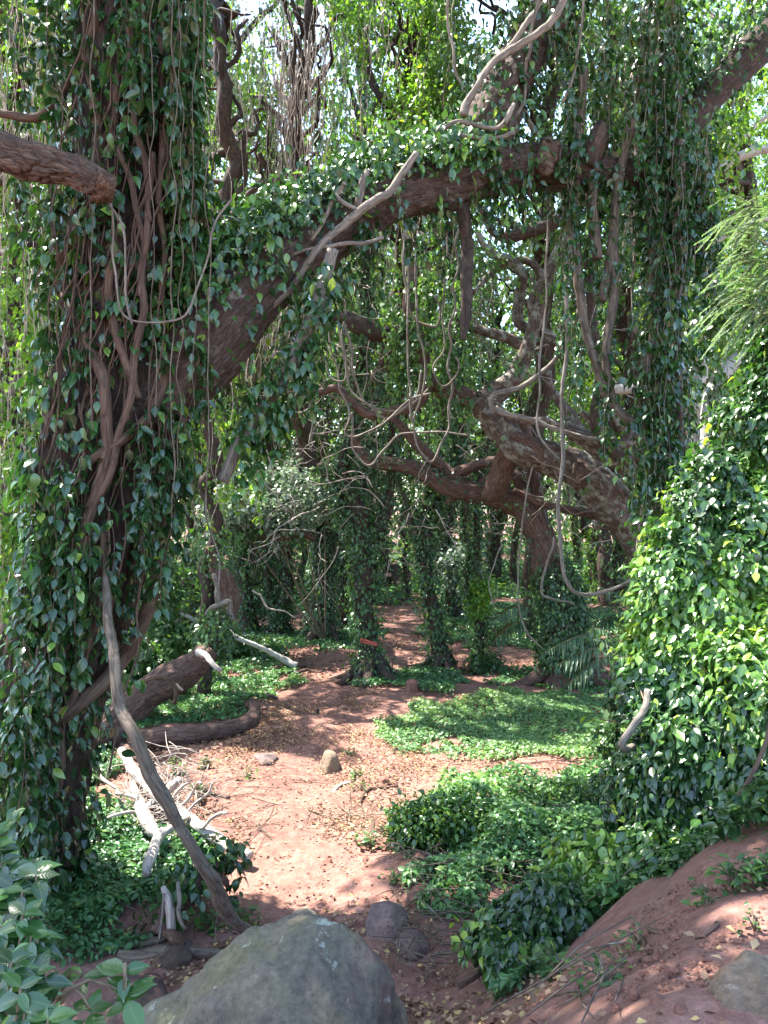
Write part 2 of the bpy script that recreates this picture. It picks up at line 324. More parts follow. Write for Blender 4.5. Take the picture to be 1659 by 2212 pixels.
def strand(L, tb, top, length, size, gap=.055, sway=.05, stem=.003, lean=(0, 0), tone=(0, 1), per=2, bare=0.):
    n = max(3, int(length/.12)); z = np.linspace(0, length, n)
    ph = R.uniform(0, 6.28, 4); f = R.uniform(1.5, 5, 4)
    p = np.stack([top[0]+lean[0]*z+sway*(np.sin(z*f[0]+ph[0])+.5*np.sin(z*f[1]*2+ph[1])), top[1]+lean[1]*z+sway*(np.sin(z*f[2]+ph[2])+.5*np.sin(z*f[3]*2+ph[3])), top[2]-z], 1)
    if tb is not None: tb.add(p, np.full(n, stem), seg=4, rough=0, step=.15)
    k = int(length*(1-bare)/gap)
    if k < 1: return
    t = bare*(n-1)+R.random(k)*(n-1)*(1-bare); i = np.minimum(t.astype(int), n-2); q = p[i]+(p[i+1]-p[i])*(t-i)[:, None]
    q = np.repeat(q, per, 0); m = len(q); ang = R.uniform(0, 6.28, m); o = np.stack([np.cos(ang), np.sin(ang), 0*ang], 1)
    t0 = R.uniform(*tone)
    L.add(q+o*.02, DOWN*.75+o*.7+rv(m, .25), o*.4+UP*.8+rv(m, .35), size, t0*.7+R.uniform(0, .3, m))
LIT = []                      # places the sun reaches: leaves are cut out of the canopy towards the sun there
def lit_mask(p):              # True where a leaf at p would stand between the sun and such a place
    if not LIT: return np.zeros(len(p), bool)
    hit = np.zeros(len(p), bool)
    for c, r in LIT:
        v = p-c; t = v@SUN; q = v-t[:, None]*SUN
        hit |= (t > .6) & (np.einsum('ij,ij->i', q, q) < r*r)
    return hit
def blob(L, c, rad, n, size, per=26, sig=.2, shell=.55, tone=(0, 1), gate=True, droop=.35, flat=.6):
    rad = np.broadcast_to(np.asarray(rad, float), (3,))
    u = unit(rv(n)); q = R.random(n)**(1/3.)*(1-shell*.5)+shell*.5*R.random(n)
    cc = np.asarray(c)+u*q[:, None]*rad
    if gate: cc = cc[~lit_mask(cc)]
    n = len(cc)
    if n == 0: return
    off = rv(n*per, sig); off[:, 2] *= flat
    tn = np.repeat(R.uniform(*tone, n), per)*.6+R.uniform(0, .4, n*per)
    L.add(np.repeat(cc, per, 0)+off, unit(off)*.7+DOWN*droop+rv(n*per, .5), UP+rv(n*per, .55), size, tn)
# ================================================================ where sun reaches
def lg(*l):
    for px, py, r in l: LIT.append((G(px, py)+UP*.1, r*(1.25 if py > 1500 and r > .25 else 1.05)))
def lp(*l):
    for px, py, d, r in l: LIT.append((P(px, py, d), r))
lg((560, 1680, .75), (660, 1700, .65), (760, 1700, .6), (560, 1770, .65), (680, 1770, .5), (600, 1850, .45), (710, 1840, .35), (500, 1640, .4), (860, 1690, .55), (960, 1660, .5), (1060, 1655, .5),
   (620, 1418, .30), (740, 1440, .32), (850, 1405, .30), (850, 1350, .35), (860, 1310, .4), (680, 1562, .22), (690, 1537, .2), (950, 1400, .3), (1150, 1440, .4), (600, 1335, .4), (700, 1395, .25),
   (1000, 1540, .8), (1110, 1535, .9), (940, 1560, .8), (1210, 1525, .7), (1300, 1570, .6), (900, 1580, .7), (1050, 1570, .8), (1150, 1590, .8), (1000, 1610, .7), (1220, 1560, .8), (1250, 1610, .6), (820, 1610, .4), (850, 1470, .4), (1000, 1465, .35),
   (1000, 1720, .5), (1150, 1700, .5), (1250, 1680, .5), (930, 1750, .4), (1100, 1650, .5), (1200, 1370, .7), (1080, 1360, .7), (1300, 1340, .6),
   (480, 1470, .6), (540, 1490, .6), (560, 1450, .5), (600, 1465, .4), (430, 1510, .4), (330, 1540, .4), (690, 1390, .3), (570, 1400, .4),
   (330, 1700, .5), (370, 1760, .5), (430, 1790, .5), (320, 1810, .35), (500, 1830, .4), (230, 1650, .4), (200, 1720, .4), (160, 1700, .35), (350, 1990, .25),
   (1600, 1985, .15), (1650, 1955, .15), (1230, 1415, .5), (820, 1285, .4), (500, 1290, .5), (620, 1260, .9), (1050, 1235, 1.1), (1250, 1330, .7), (700, 1240, 1.0), (450, 1260, .9), (880, 1290, .8), (870, 1330, .6), (1150, 1250, 1.0), (1000, 1340, .7))
lp((700, 1250, 17, .8), (800, 1300, 13.5, .6), (940, 1300, 14.3, .6), (600, 1250, 18, .8), (1200, 1250, 13, .6), (870, 1000, 12, .5), (1000, 1040, 13, .6), (1100, 1050, 13, .6), (1180, 950, 12, .5), (1420, 1050, 12, .5), (760, 380, 6.7, .5), (870, 300, 6.9, .5), (650, 470, 6.5, .45), (540, 530, 6.3, .4), (1000, 280, 7, .4), (1480, 1100, 5.2, .5), (1420, 1280, 5.2, .45), (1560, 1150, 5, .7), (1600, 1000, 5, .7), (1650, 850, 5.2, .6), (1500, 1200, 5, .5), (1380, 1350, 5.2, .4),
   (1450, 1420, 5.2, .35), (1050, 870, 12, .6), (1150, 970, 12, .6), (1340, 1020, 12, .5), (1540, 900, 9.5, .7), (1600, 780, 9.5, .6), (40, 1000, 6.4, .5), (30, 1300, 6, .4), (100, 1130, 5.5, .3),
   (1580, 220, 8, .9), (400, 1440, 10.8, .5), (480, 1270, 12, .3), (560, 600, 10, .5), (560, 150, 10, .4), (700, 150, 11, .4), (620, 350, 11, .4), (900, 200, 12, .4), (1030, 1270, 14, .6), (560, 1080, 15.5, 1.2), (660, 1060, 15.8, 1.1), (380, 1130, 15.5, .6))
# ================================================================ ground and path
def pip(x, y, poly):
    ins = np.zeros(x.shape, bool); n = len(poly); j = n-1
    for i in range(n):
        xi, yi = poly[i]; xj, yj = poly[j]
        c = ((yi > y) != (yj > y)) & (x < (xj-xi)*(y-yi)/(yj-yi+1e-12)+xi); ins ^= c; j = i
    return ins
def gpoly(l): return np.array([G(*q)[:2] for q in l])
PATH = gpoly([(690, 1455), (760, 1425), (810, 1390), (840, 1345), (828, 1305), (850, 1275), (890, 1280), (905, 1310), (885, 1350), (905, 1395), (860, 1440), (770, 1470), (775, 1560), (850, 1650), (850, 1730), (830, 1850), (800, 1950), (700, 2010),
              (560, 2000), (470, 1880), (420, 1760), (470, 1690), (545, 1630), (575, 1560), (630, 1500)])
gx = np.concatenate([-np.geomspace(5.2, 260, 46)[::-1], np.linspace(-5, 5, 210), np.geomspace(5.2, 260, 46)])
gy = np.concatenate([-np.geomspace(1.2, 60, 16)[::-1], np.linspace(-.8, 16, 300), np.geomspace(16.1, 320, 60)])
X, Y = np.meshgrid(gx, gy); Z = height(X, Y)
fade = smooth(-1, 2, Y)*(1-smooth(14, 18, Y))
for _k in range(40):
    fx, fy, a = R.uniform(-16, 16), R.uniform(-16, 16), R.uniform(0, 6.28); Z = Z+.0020*np.sin(X*fx+Y*fy+a)*fade*3/(1+.12*math.hypot(fx, fy))
V = np.stack([X, Y, Z], -1).reshape(-1, 3); ny, nx = X.shape
i = (np.arange(ny-1)[:, None]*nx+np.arange(nx-1)[None]).ravel(); Q = np.stack([i, i+1, i+nx+1, i+nx], 1)
cen = V[Q].mean(1); isp = pip(cen[:, 0], cen[:, 1], PATH)
def sub(name, q, loc):
    used, inv = np.unique(q.ravel(), return_inverse=True)
    o = mesh(name, V[used], None, 'soil', None, loc, quads=inv.reshape(-1, 4)); return props(o, kind='structure')
sub('ground', Q[~isp], (0, 0, 0)); sub('path', Q[isp], tuple(G(680, 1700)))
# ================================================================ ground cover, litter
def noise2(x, y, s, seed=0):
    g = np.random.default_rng(seed); o = 0
    for _ in range(7):
        f = g.normal(0, s, 2); o = o+np.sin(x*f[0]+y*f[1]+g.uniform(0, 6.28))
    return o/3.
def cover(name, label, poly, dens, size, hgt=.10, T=TM, mat='leaf_cover', edge=.22, tone=(0, 1), thin=-.75, seed=0):
    p = gpoly(poly); lo, hi = p.min(0)-edge, p.max(0)+edge
    n = int(dens*np.prod(hi-lo)); x = R.uniform(lo[0], hi[0], n); y = R.uniform(lo[1], hi[1], n)
    nz = noise2(x, y, 4., seed); k = pip(x+noise2(x, y, 5, seed+1)*edge, y+noise2(x, y, 5, seed+2)*edge*1.2, p)
    k &= (noise2(x, y, 2.6, seed+3)+.6*noise2(x, y, 9, seed+4) > thin);
    x, y, nz = x[k], y[k], nz[k]; n = len(x)
    hh = hgt*(.55+.45*nz)*R.random(n)**.6
    L = Leaves(); ang = R.uniform(0, 6.28, n); o = np.stack([np.cos(ang), np.sin(ang), 0*ang-.15], 1)
    sz = np.broadcast_to(size, (n,)) if np.ndim(size) == 0 else None
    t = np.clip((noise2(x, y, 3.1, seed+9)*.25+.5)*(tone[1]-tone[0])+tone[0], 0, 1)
    L.add(np.stack([x, y, height(x, y)+.012+np.maximum(hh, 0)], 1), o+rv(n, .25), UP+rv(n, .45), sz, t*.65+R.uniform(0, .35, n))
    o = L.build(name, mat, None, T, loc=tuple(A(*p.mean(0), 0))); return props(o, label, 'ground cover', kind='stuff')
GC = 'ground_cover'
cover(GC, 'dark broad ivy creeping over the rim of the bare bank under the thicket', [(1290, 2010), (1370, 1955), (1500, 1890), (1690, 1835), (1760, 1700), (1640, 1700), (1450, 1760), (1300, 1900)], 3000, .058, .24, T=TN, mat='leaf_bush', seed=35, tone=(0, .7), thin=-1.8)
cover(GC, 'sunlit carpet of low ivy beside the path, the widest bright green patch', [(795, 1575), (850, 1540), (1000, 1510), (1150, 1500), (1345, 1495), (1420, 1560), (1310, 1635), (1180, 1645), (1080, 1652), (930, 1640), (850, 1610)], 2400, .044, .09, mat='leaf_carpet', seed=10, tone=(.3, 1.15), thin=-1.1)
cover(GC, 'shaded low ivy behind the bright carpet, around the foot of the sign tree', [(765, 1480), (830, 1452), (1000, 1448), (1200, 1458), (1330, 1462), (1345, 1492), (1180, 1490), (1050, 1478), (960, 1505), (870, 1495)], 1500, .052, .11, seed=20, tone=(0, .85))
cover(GC, 'straggly dense ivy spilling over the bank in front of the tall thicket', [(880, 1880), (860, 1800), (900, 1765), (1000, 1725), (1180, 1695), (1360, 1670), (1420, 1850), (1330, 1960), (1230, 2040), (1110, 2110), (1010, 2100), (930, 2010)], 4200, .050, .30, T=TN, mat='leaf_cover', seed=30, tone=(0, 1.15), thin=-1.05)
cover(GC, 'low ivy under the fallen red log, left edge of the path', [(380, 1440), (470, 1410), (600, 1435), (650, 1465), (570, 1520), (470, 1560), (330, 1565), (160, 1560), (150, 1480)], 1700, .050, .12, seed=40, tone=(.1, 1), thin=-1.0)
cover(GC, 'sunlit ivy tangled round the white dead branches', [(20, 1850), (110, 1690), (220, 1630), (290, 1690), (340, 1800), (430, 1880), (440, 1960), (300, 2040), (40, 2050)], 3300, .052, .24, T=TN, seed=50, tone=(.05, 1), thin=-1.2)
cover(GC, 'shaded ivy at the feet of the thick ivy-clad trunks, in front of the cross path', [(440, 1395), (560, 1352), (700, 1372), (830, 1352), (840, 1372), (760, 1402), (690, 1406), (600, 1405), (520, 1400)], 560, .075, .11, seed=60, tone=(0, .8), thin=-1.2)
cover(GC, 'ivy between the cross path and the far forest floor, beyond the leaning trunk', [(945, 1335), (1050, 1305), (1200, 1300), (1360, 1330), (1380, 1405), (1200, 1408), (1050, 1405), (950, 1392), (915, 1360)], 560, .078, .12, seed=70, tone=(.05, .95), thin=-1.0)
cover(GC, 'far strip of ivy on the forest floor beside the small fallen log', [(250, 1300), (330, 1235), (640, 1222), (815, 1232), (815, 1275), (650, 1283), (700, 1312), (560, 1335), (420, 1318)], 150, .12, .14, T=TF, seed=80, thin=-.75)
cover(GC, 'far ivy beyond the bent trunks, split by dirt', [(905, 1245), (1000, 1218), (1200, 1205), (1420, 1225), (1420, 1290), (1200, 1285), (1100, 1295), (960, 1315), (930, 1290)], 150, .12, .14, T=TF, seed=90, thin=-.7)
def forest_floor():
    n = 52000; d = R.uniform(24, 62, n); x = R.uniform(-1, 1, n)*(d*.62); k = noise2(x, d, .8, 3) > -.25; x, d = x[k], d[k]; n = len(x)
    L = Leaves(); ang = R.uniform(0, 6.28, n); L.add(np.stack([x, d, height(x, d)+.03+R.random(n)*.22], 1), np.stack([np.cos(ang), np.sin(ang), 0*ang], 1), UP+rv(n, .45), .26)
    props(L.build('undergrowth', 'leaf_cover', None, TF, loc=(0, 40, .5)), 'green undergrowth covering the far forest floor', 'undergrowth', kind='stuff')
forest_floor()
def litter(name, label, poly, dens, size, seed, tone=(0, 1)):
    p = gpoly(poly); lo, hi = p.min(0), p.max(0); n = int(dens*np.prod(hi-lo)); x = R.uniform(lo[0], hi[0], n); y = R.uniform(lo[1], hi[1], n)
    k = pip(x+noise2(x, y, 5, seed)*.2, y+noise2(x, y, 5, seed+1)*.3, p); k &= R.random(n) < np.clip(.55+.5*noise2(x, y, 3, seed+2)-.45*pathmid(x, y), .06, 1)
    x, y = x[k], y[k]; n = len(x); L = Leaves(); ang = R.uniform(0, 6.28, n)
    L.add(np.stack([x, y, height(x, y)+.012+R.random(n)*.016], 1), np.stack([np.cos(ang), np.sin(ang), R.normal(0, .25, n)], 1), UP+rv(n, .35), size, R.uniform(*tone, n))
    props(L.build(name, 'litter', None, TF, loc=tuple(A(*p.mean(0), 0))), label, 'leaf litter', kind='stuff')
MID = gpoly([(760, 1440), (700, 1500), (680, 1600), (640, 1700), (600, 1800), (640, 1920)])
def pathmid(x, y):
    d = np.full(x.shape, 9.)
    for a, b in zip(MID[:-1], MID[1:]):
        v = b-a; t = np.clip(((x-a[0])*v[0]+(y-a[1])*v[1])/(v@v), 0, 1); d = np.minimum(d, np.hypot(x-a[0]-t*v[0], y-a[1]-t*v[1]))
    return 1-smooth(.12, .55, d)
litter('leaf_litter', 'fallen yellow and brown leaves scattered over the red path clearing', [(400, 2060), (330, 1900), (430, 1680), (520, 1590), (600, 1500), (790, 1480), (800, 1580), (960, 1640), (1320, 1640), (1100, 1690), (880, 1760), (870, 1900), (950, 2060), (900, 2200), (500, 2200)], 1400, .034, 5)
litter('leaf_litter', 'dry brown leaves and yellow ones at the foot of the bank, below the ivy', [(860, 2330), (870, 2110), (950, 2090), (1100, 2110), (1250, 2060), (1330, 2060), (1230, 2300)], 1700, .040, 8)
litter('leaf_litter', 'sparse yellow leaves on the bare red bank', [(1200, 2250), (1300, 2060), (1480, 1900), (1659, 1850), (1720, 1980), (1659, 2250)], 150, .032, 11, (.3, 1))
litter('leaf_litter', 'brown leaf litter over the cross path under the ivy-clad trunks', [(380, 1430), (400, 1350), (640, 1330), (820, 1290), (930, 1290), (930, 1400), (1380, 1405), (1380, 1460), (1000, 1450), (800, 1470), (700, 1480)], 260, .055, 14, (0, .8))
litter('leaf_litter', 'dark leaf litter round the long fallen log by the shaded path edge', [(140, 1650), (330, 1590), (560, 1560), (600, 1600), (480, 1680), (300, 1680)], 700, .042, 17, (0, .75))
def grit():
    iv = np.array([(0, 0, 1), (.9, 0, .1), (0, .9, 0), (-.9, 0, .1), (0, -.9, -.1), (0, 0, -1.)]); fc = np.array([(0, 1, 2), (0, 2, 3), (0, 3, 4), (0, 4, 1), (5, 2, 1), (5, 3, 2), (5, 4, 3), (5, 1, 4)])
    VV, FF = [], []
    for poly, n in (([(1050, 2260), (1250, 2060), (1480, 1900), (1659, 1850), (1720, 1980), (1659, 2260)], 1900), ([(420, 2060), (400, 1850), (480, 1680), (600, 1520), (780, 1490), (870, 1680), (860, 1900), (940, 2060)], 2600)):
        p = gpoly(poly); lo, hi = p.min(0), p.max(0); x = R.uniform(lo[0], hi[0], n*2); y = R.uniform(lo[1], hi[1], n*2); k = pip(x, y, p); x, y = x[k], y[k]; m = len(x)
        sz = np.clip(R.lognormal(-5.1, .55, m), .003, .022); a = R.uniform(0, 6.28, m); v = iv[None]*sz[:, None, None]*R.uniform(.6, 1.3, (m, 6, 1))*A(1, 1, .6)
        v = np.stack([v[..., 0]*np.cos(a)[:, None]-v[..., 1]*np.sin(a)[:, None], v[..., 0]*np.sin(a)[:, None]+v[..., 1]*np.cos(a)[:, None], v[..., 2]], -1)+np.stack([x, y, height(x, y)+sz*.2], 1)[:, None]
        o = sum(len(q) for q in VV); VV.append(v.reshape(-1, 3)); FF.append((fc[None]+np.arange(m)[:, None, None]*6).reshape(-1, 3)+o)
    props(mesh('gravel', np.vstack(VV), np.vstack(FF), 'rock_red', None, (0, 5, 0), smoothed=False), 'reddish soil crumbs and grit scattered over the path and the bare bank', 'gravel', kind='stuff')
grit()
# ================================================================ sky and sun
w = bpy.data.worlds.new('World'); S.world = w; w.use_nodes = True; nt = w.node_tree; nt.nodes.clear()
sky = nt.nodes.new('ShaderNodeTexSky'); sky.sky_type = 'NISHITA'; sky.sun_disc = False
sky.sun_elevation = math.asin(SUN[2]); sky.sun_rotation = math.atan2(SUN[0], SUN[1]); sky.dust_density = 1.2
bg = nt.nodes.new('ShaderNodeBackground'); bg.inputs[1].default_value = .15
nt.links.new(sky.outputs[0], bg.inputs[0]); nt.links.new(bg.outputs[0], nt.nodes.new('ShaderNodeOutputWorld').inputs[0])
sl = bpy.data.lights.new('sun', 'SUN'); sl.energy = 3.8; sl.angle = math.radians(.53); sl.color = (1, .95, .87)
so = bpy.data.objects.new('sun', sl); C.objects.link(so); so.location = (-6, 2, 20)
from mathutils import Vector
so.rotation_euler = Vector(SUN).to_track_quat('Z', 'Y').to_euler()
cd = bpy.data.cameras.new('camera'); cam = bpy.data.objects.new('camera', cd); C.objects.link(cam); S.camera = cam
cam.location = (0, 0, EYE); cam.rotation_euler = (math.pi/2, 0, 0); cd.sensor_fit = 'HORIZONTAL'; cd.sensor_width = 36; cd.lens = 36*FPX/W; cd.clip_end = 2000; cd.clip_start = .05
S.view_settings.view_transform = 'Standard'; S.view_settings.look = 'None'; S.view_settings.exposure = 2.78
S.cycles.max_bounces = 7; S.cycles.diffuse_bounces = 4; S.cycles.glossy_bounces = 2; S.cycles.transmission_bounces = 4; S.cycles.caustics_reflective = False; S.cycles.caustics_refractive = False
S.cycles.sample_clamp_indirect = 6; S.cycles.use_denoising = True
# ================================================================ the giant vine-clad tree with the arching limb
def climb(root, lst, d, mat='vine_tan', name='climbing_stem', **k):
    k.setdefault('seg', 10); k.setdefault('rough', .07); k.setdefault('wob', .008)
    return branch(name, lst, d, mat, root, **k)
base = G(60, 1955)
giant = thing('vine_clad_tree', 'huge dark trunk wrapped in vine stems whose limb arches over the path', 'tree', base)
t = Tubes()
TP = [(255, -1500, 95), (275, -700, 105), (288, -200, 112), (285, 50, 116), (277, 350, 118), (268, 650, 128), (235, 950, 132), (185, 1230, 128), (115, 1500, 112), (70, 1720, 105), (50, 1900, 120), (40, 2000, 160)]
pts, rad = pth(TP, 6.0); gp, gr = t.add(pts, rad*.92, seg=120, rough=.05, flute=.12, step=.04, plate=(.022, .07, .30))
t.build('trunk', 'bark_trunk', giant)
AR = [(250, 960, 70, 6.0), (330, 860, 88, 6.0), (410, 765, 88, 6.0), (520, 648, 82, 6.1), (640, 550, 72, 6.3), (760, 468, 62, 6.5), (880, 408, 56, 6.7), (1000, 383, 52, 7.0), (1100, 368, 50, 7.2), (1180, 362, 46, 7.3), (1300, 372, 36, 7.5), (1420, 382, 30, 7.8)]
t = Tubes(); pts, rad = pth(AR); ap, ar = t.add(pts, rad, seg=84, rough=.07, flute=.05, step=.022, wob=.02, plate=(.016, .055, .15))
arch = t.build('arching_limb', 'bark_red', giant)
_, up_p, up_r = branch('rising_limb', [(1010, 390, 40, 7.0), (1040, 320, 52, 7.05), (1062, 260, 56, 7.1), (1095, 180, 50, 7.2), (1140, 100, 46, 7.3), (1185, 30, 42, 7.4), (1225, -60, 38, 7.5), (1260, -220, 34, 7.6)], 7, 'bark_red', giant, seg=64, rough=.07, step=.025, flute=.04, plate=(.014, .05, .14))
branch('hanging_limb', [(985, 392, 15, 7.0), (998, 450, 15, 7.0), (1008, 540, 14, 7.0), (1008, 630, 13, 7.0), (1004, 690, 11, 7.0), (1000, 735, 5, 7.0)], 7, 'bark_dark', giant, seg=18, rough=.12, wob=.01, step=.04)
# knobbly broken collar and a scaly hanging slab on the limb
branch('limb_scar', [(1150, 340, 36, 7.15), (1175, 352, 43, 7.18), (1190, 362, 34, 7.2)], 7.2, 'rotten', arch, seg=24, rough=.2, step=.03, jag=.06)
branch('peeling_bark', [(1300, 270, 16, 7.35), (1285, 320, 22, 7.3), (1268, 360, 14, 7.3)], 7.3, 'rotten', arch, seg=14, rough=.25, step=.03, jag=.08)
for l in ([(200, -60, 10), (200, 0, 11), (207, 50, 11), (187, 110, 12), (167, 167, 12), (133, 207, 11), (83, 247, 10), (0, 250, 9), (-90, 235, 9)],
          [(180, 90, 11), (187, 133, 12), (207, 217, 13), (217, 283, 13), (213, 333, 14), (197, 433, 15), (172, 500, 15), (140, 560, 16), (137, 620, 15), (163, 686, 15), (200, 760, 14), (227, 820, 13), (230, 900, 13), (228, 986, 13), (207, 1060, 12), (160, 1180, 12), (120, 1290, 11)],
          [(262, 130, 8), (250, 240, 9), (225, 290, 9), (217, 320, 9)],
          [(330, 330, 7), (322, 440, 7), (312, 553, 8), (310, 636, 9), (300, 713, 9), (290, 786, 9), (277, 870, 9), (257, 953, 9), (233, 1036, 9), (195, 1110, 9), (150, 1230, 9), (110, 1380, 9)],
          [(392, 640, 9), (372, 740, 11), (343, 853, 11), (310, 913, 11), (260, 960, 10), (200, 995, 10), (150, 1060, 11), (108, 1120, 11), (60, 1220, 10)],
          [(205, 1090, 7), (200, 1106, 7), (187, 1156, 7), (160, 1186, 6), (133, 1199, 5), (113, 1195, 4)],
          [(280, 60, 7), (285, 170, 8), (300, 300, 8), (318, 420, 7), (325, 480, 6)],
          [(240, 280, 6), (262, 340, 7), (290, 420, 7), (312, 520, 6), (300, 640, 6)],
          [(255, 540, 9), (235, 640, 10), (255, 750, 10), (300, 860, 9)],
          [(345, 80, 7), (352, 240, 8), (345, 380, 8), (352, 520, 7), (348, 660, 6)],
          [(205, 1080, 11), (170, 1200, 12), (120, 1330, 12), (80, 1480, 12), (62, 1640, 12), (40, 1800, 12), (30, 1960, 14)],
          [(150, 1200, 9), (135, 1400, 10), (110, 1560, 11), (90, 1700, 11), (85, 1850, 12), (70, 1970, 14)],
          [(40, 1240, 9), (50, 1400, 9), (35, 1560, 10), (20, 1750, 10), (10, 1950, 12)],
          [(225, 1150, 8), (215, 1300, 9), (180, 1440, 9), (140, 1560, 9), (120, 1700, 10), (112, 1860, 11)],
          [(400, 900, 12), (370, 950, 13), (357, 1020, 14), (350, 1090, 14), (347, 1160, 14), (341, 1240, 15), (325, 1310, 16), (298, 1375, 16), (260, 1432, 17), (207, 1490, 17), (160, 1530, 16), (105, 1570, 14)]):
    pts = [(a, b, c*.95) for a, b, c in l]
    # seat each stem on the near face of the trunk
    out = []
    for a, b, c in pts:
        k = np.argmin(np.abs((EYE-(b-CY)/FPX*5.6)-gp[:, 2])); ctr = (gp[k, 0]/gp[k, 1]*FPX+CX); e = abs(a-ctr)/(gr[k]/6*FPX)
        out.append((a, b, c, 6.0-gr[k]*math.sqrt(max(0, 1-min(1, e)**2))*1.02-.11))
    q, rr = pth(out); tb = Tubes(); tb.add(q, rr, seg=12, rough=.1, wob=.012); tb.build('climbing_stem', 'vine_tan', giant)
thin = Tubes()
for _ in range(40):                         # aerial roots and thin runners on the trunk
    x0 = R.uniform(170, 400); y0 = R.uniform(-60, 900); ln = R.uniform(250, 800); pp = []
    for k in range(6): pp.append((x0+R.normal(0, 9)-k*.16*ln*.2, y0+ln*k/5, R.uniform(1.0, 2.4), 5.48+R.normal(0, .04)))
    q, rr = pth(pp); thin.add(q, rr, seg=5, rough=0, wob=.02, step=.1)
thin.build('aerial_root', 'vine_tan', giant)
L = Leaves(); runners = Tubes()
vis = gp[:, 2] < 8.8; g0, r0 = gp[vis], gr[vis]
ivy(L, g0, r0, 3400, .086, thick=.10, cl=4, spread=.08, tone=(0, .8))
for k in range(84):                        # leafy runners hanging in front of the bark
    i = R.integers(0, len(g0)); a = R.uniform(math.pi, 2*math.pi); c = g0[i]+A(math.cos(a), math.sin(a), 0)*(r0[i]+R.uniform(.03, .2))
    ln = min(R.uniform(.5, 1.9), c[2]-.2)
    if c[2] < 4.2: ln = min(ln, .55)
    if ln > .3 and c[0] < gp[np.argmin(np.abs(gp[:, 2]-c[2]+ln))][0]+.62: strand(L, runners, c, ln, .088, gap=.055, sway=.04, lean=(-.07 if c[2] > 4.2 else -.2, 0), tone=(0, .75), per=2)
for (x0, x1, y0, y1, n, d0, d1) in ((50, 180, 950, 1250, 50, 5.1, 5.9), (0, 110, 1350, 1750, 60, 4.9, 5.8), (330, 440, -80, 420, 55, 5.4, 6.2), (350, 450, 300, 800, 22, 5.5, 6.2), (300, 380, 820, 1060, 24, 5.4, 6.0), (0, 110, 1500, 1800, 30, 4.9, 5.6),
                                    (20, 180, -80, 500, 26, 5.5, 6.6), (240, 420, -90, 160, 30, 5.2, 6), (120, 250, 1080, 1240, 20, 5.2, 5.7)):
    for _ in range(n):
        c = P(R.uniform(x0, x1), R.uniform(y0, y1), R.uniform(d0, d1)); strand(L, runners, c, min(R.uniform(.4, 1.2), max(.2, c[2]-.15)), .086, gap=.048, sway=.05, tone=(0, .8))
ivy(L, ap[int(len(ap)*.05):], ar[int(len(ar)*.05):], 700, .078, thick=.06, up=-.2, tone=(0, .6))
m = (ap[:, 0] > -1.55) & (ap[:, 0] < .95)
ivy(L, ap[m], ar[m]*1.15, 15000, .078, thick=.12, cl=4, spread=.07, up=1.6, tone=(.1, 1.1))
ivy(L, ap[ap[:, 0] > .9], ar[ap[:, 0] > .9], 400, .075, thick=.07, cl=3, tone=(0, .7), up=.3)
ivy(L, up_p, up_r*1.05, 1500, .078, thick=.10, cl=4, spread=.08, tone=(.05, .85))
for _ in range(36):                         # short sprays dangling from the arch
    i = R.integers(int(len(ap)*.25), len(ap)); c = ap[i]+A(R.normal(0, .1), R.uniform(-.35, .1), -.05); strand(L, runners, c, R.uniform(.25, .9), .078, gap=.05, tone=(0, .8))
L.build('ivy', 'leaf_dark', giant, TN); runners.build('runner_vine', 'vine_tan', giant)
# crown as a leaf roof added out of view, gaps shaped for sun patches
roof = Leaves(); n = 2700
g = np.stack([R.uniform(-8.5, 9.5, n), R.uniform(.5, 17, n), np.zeros(n)], 1)
zz = R.uniform(9.2, 11.5, n); c = g+SUN*(zz/SUN[2])[:, None]; dd = c[:, 1]; c2z = np.maximum(zz, EYE+.72*dd+.8); c = g+SUN*(c2z/SUN[2])[:, None]
c = c[~lit_mask(c)]; per = 24; off = rv(len(c)*per, .24); off[:, 2] *= .5
roof.add(np.repeat(c, per, 0)+off, unit(off)*.7+DOWN*.3+rv(len(off), .5), UP+rv(len(off), .5), .15)
m_ = 620; g = np.stack([R.uniform(-2.6, 3.6, m_), R.uniform(-1., 4.1, m_), np.full(m_, 1.)], 1); c = g+SUN*(R.uniform(8.5, 11, m_)/SUN[2])[:, None]; c = c[~lit_mask(c)]  # second overhead layer, added to shade the bank, boulder and shrub
off = rv(len(c)*per, .26); off[:, 2] *= .5; roof.add(np.repeat(c, per, 0)+off, unit(off)*.7+DOWN*.3+rv(len(off), .5), UP+rv(len(off), .5), .15)
roof.gate(); roof.build('unseen_crown', 'leaf_mid', giant, TF)
for l in ([(250, -1450, 70, 6), (420, -1900, 60, 6.5), (700, -2200, 45, 7), (1100, -2300, 25, 7.5)], [(250, -1450, 75, 6), (60, -1900, 55, 6.5), (-500, -2300, 40, 8), (-900, -2300, 20, 11)], [(260, -1400, 60, 6), (200, -2100, 45, 5), (100, -2600, 30, 4.3)]):
    branch('crown_limb', l, 6, 'bark_red', giant, seg=12, step=.15)
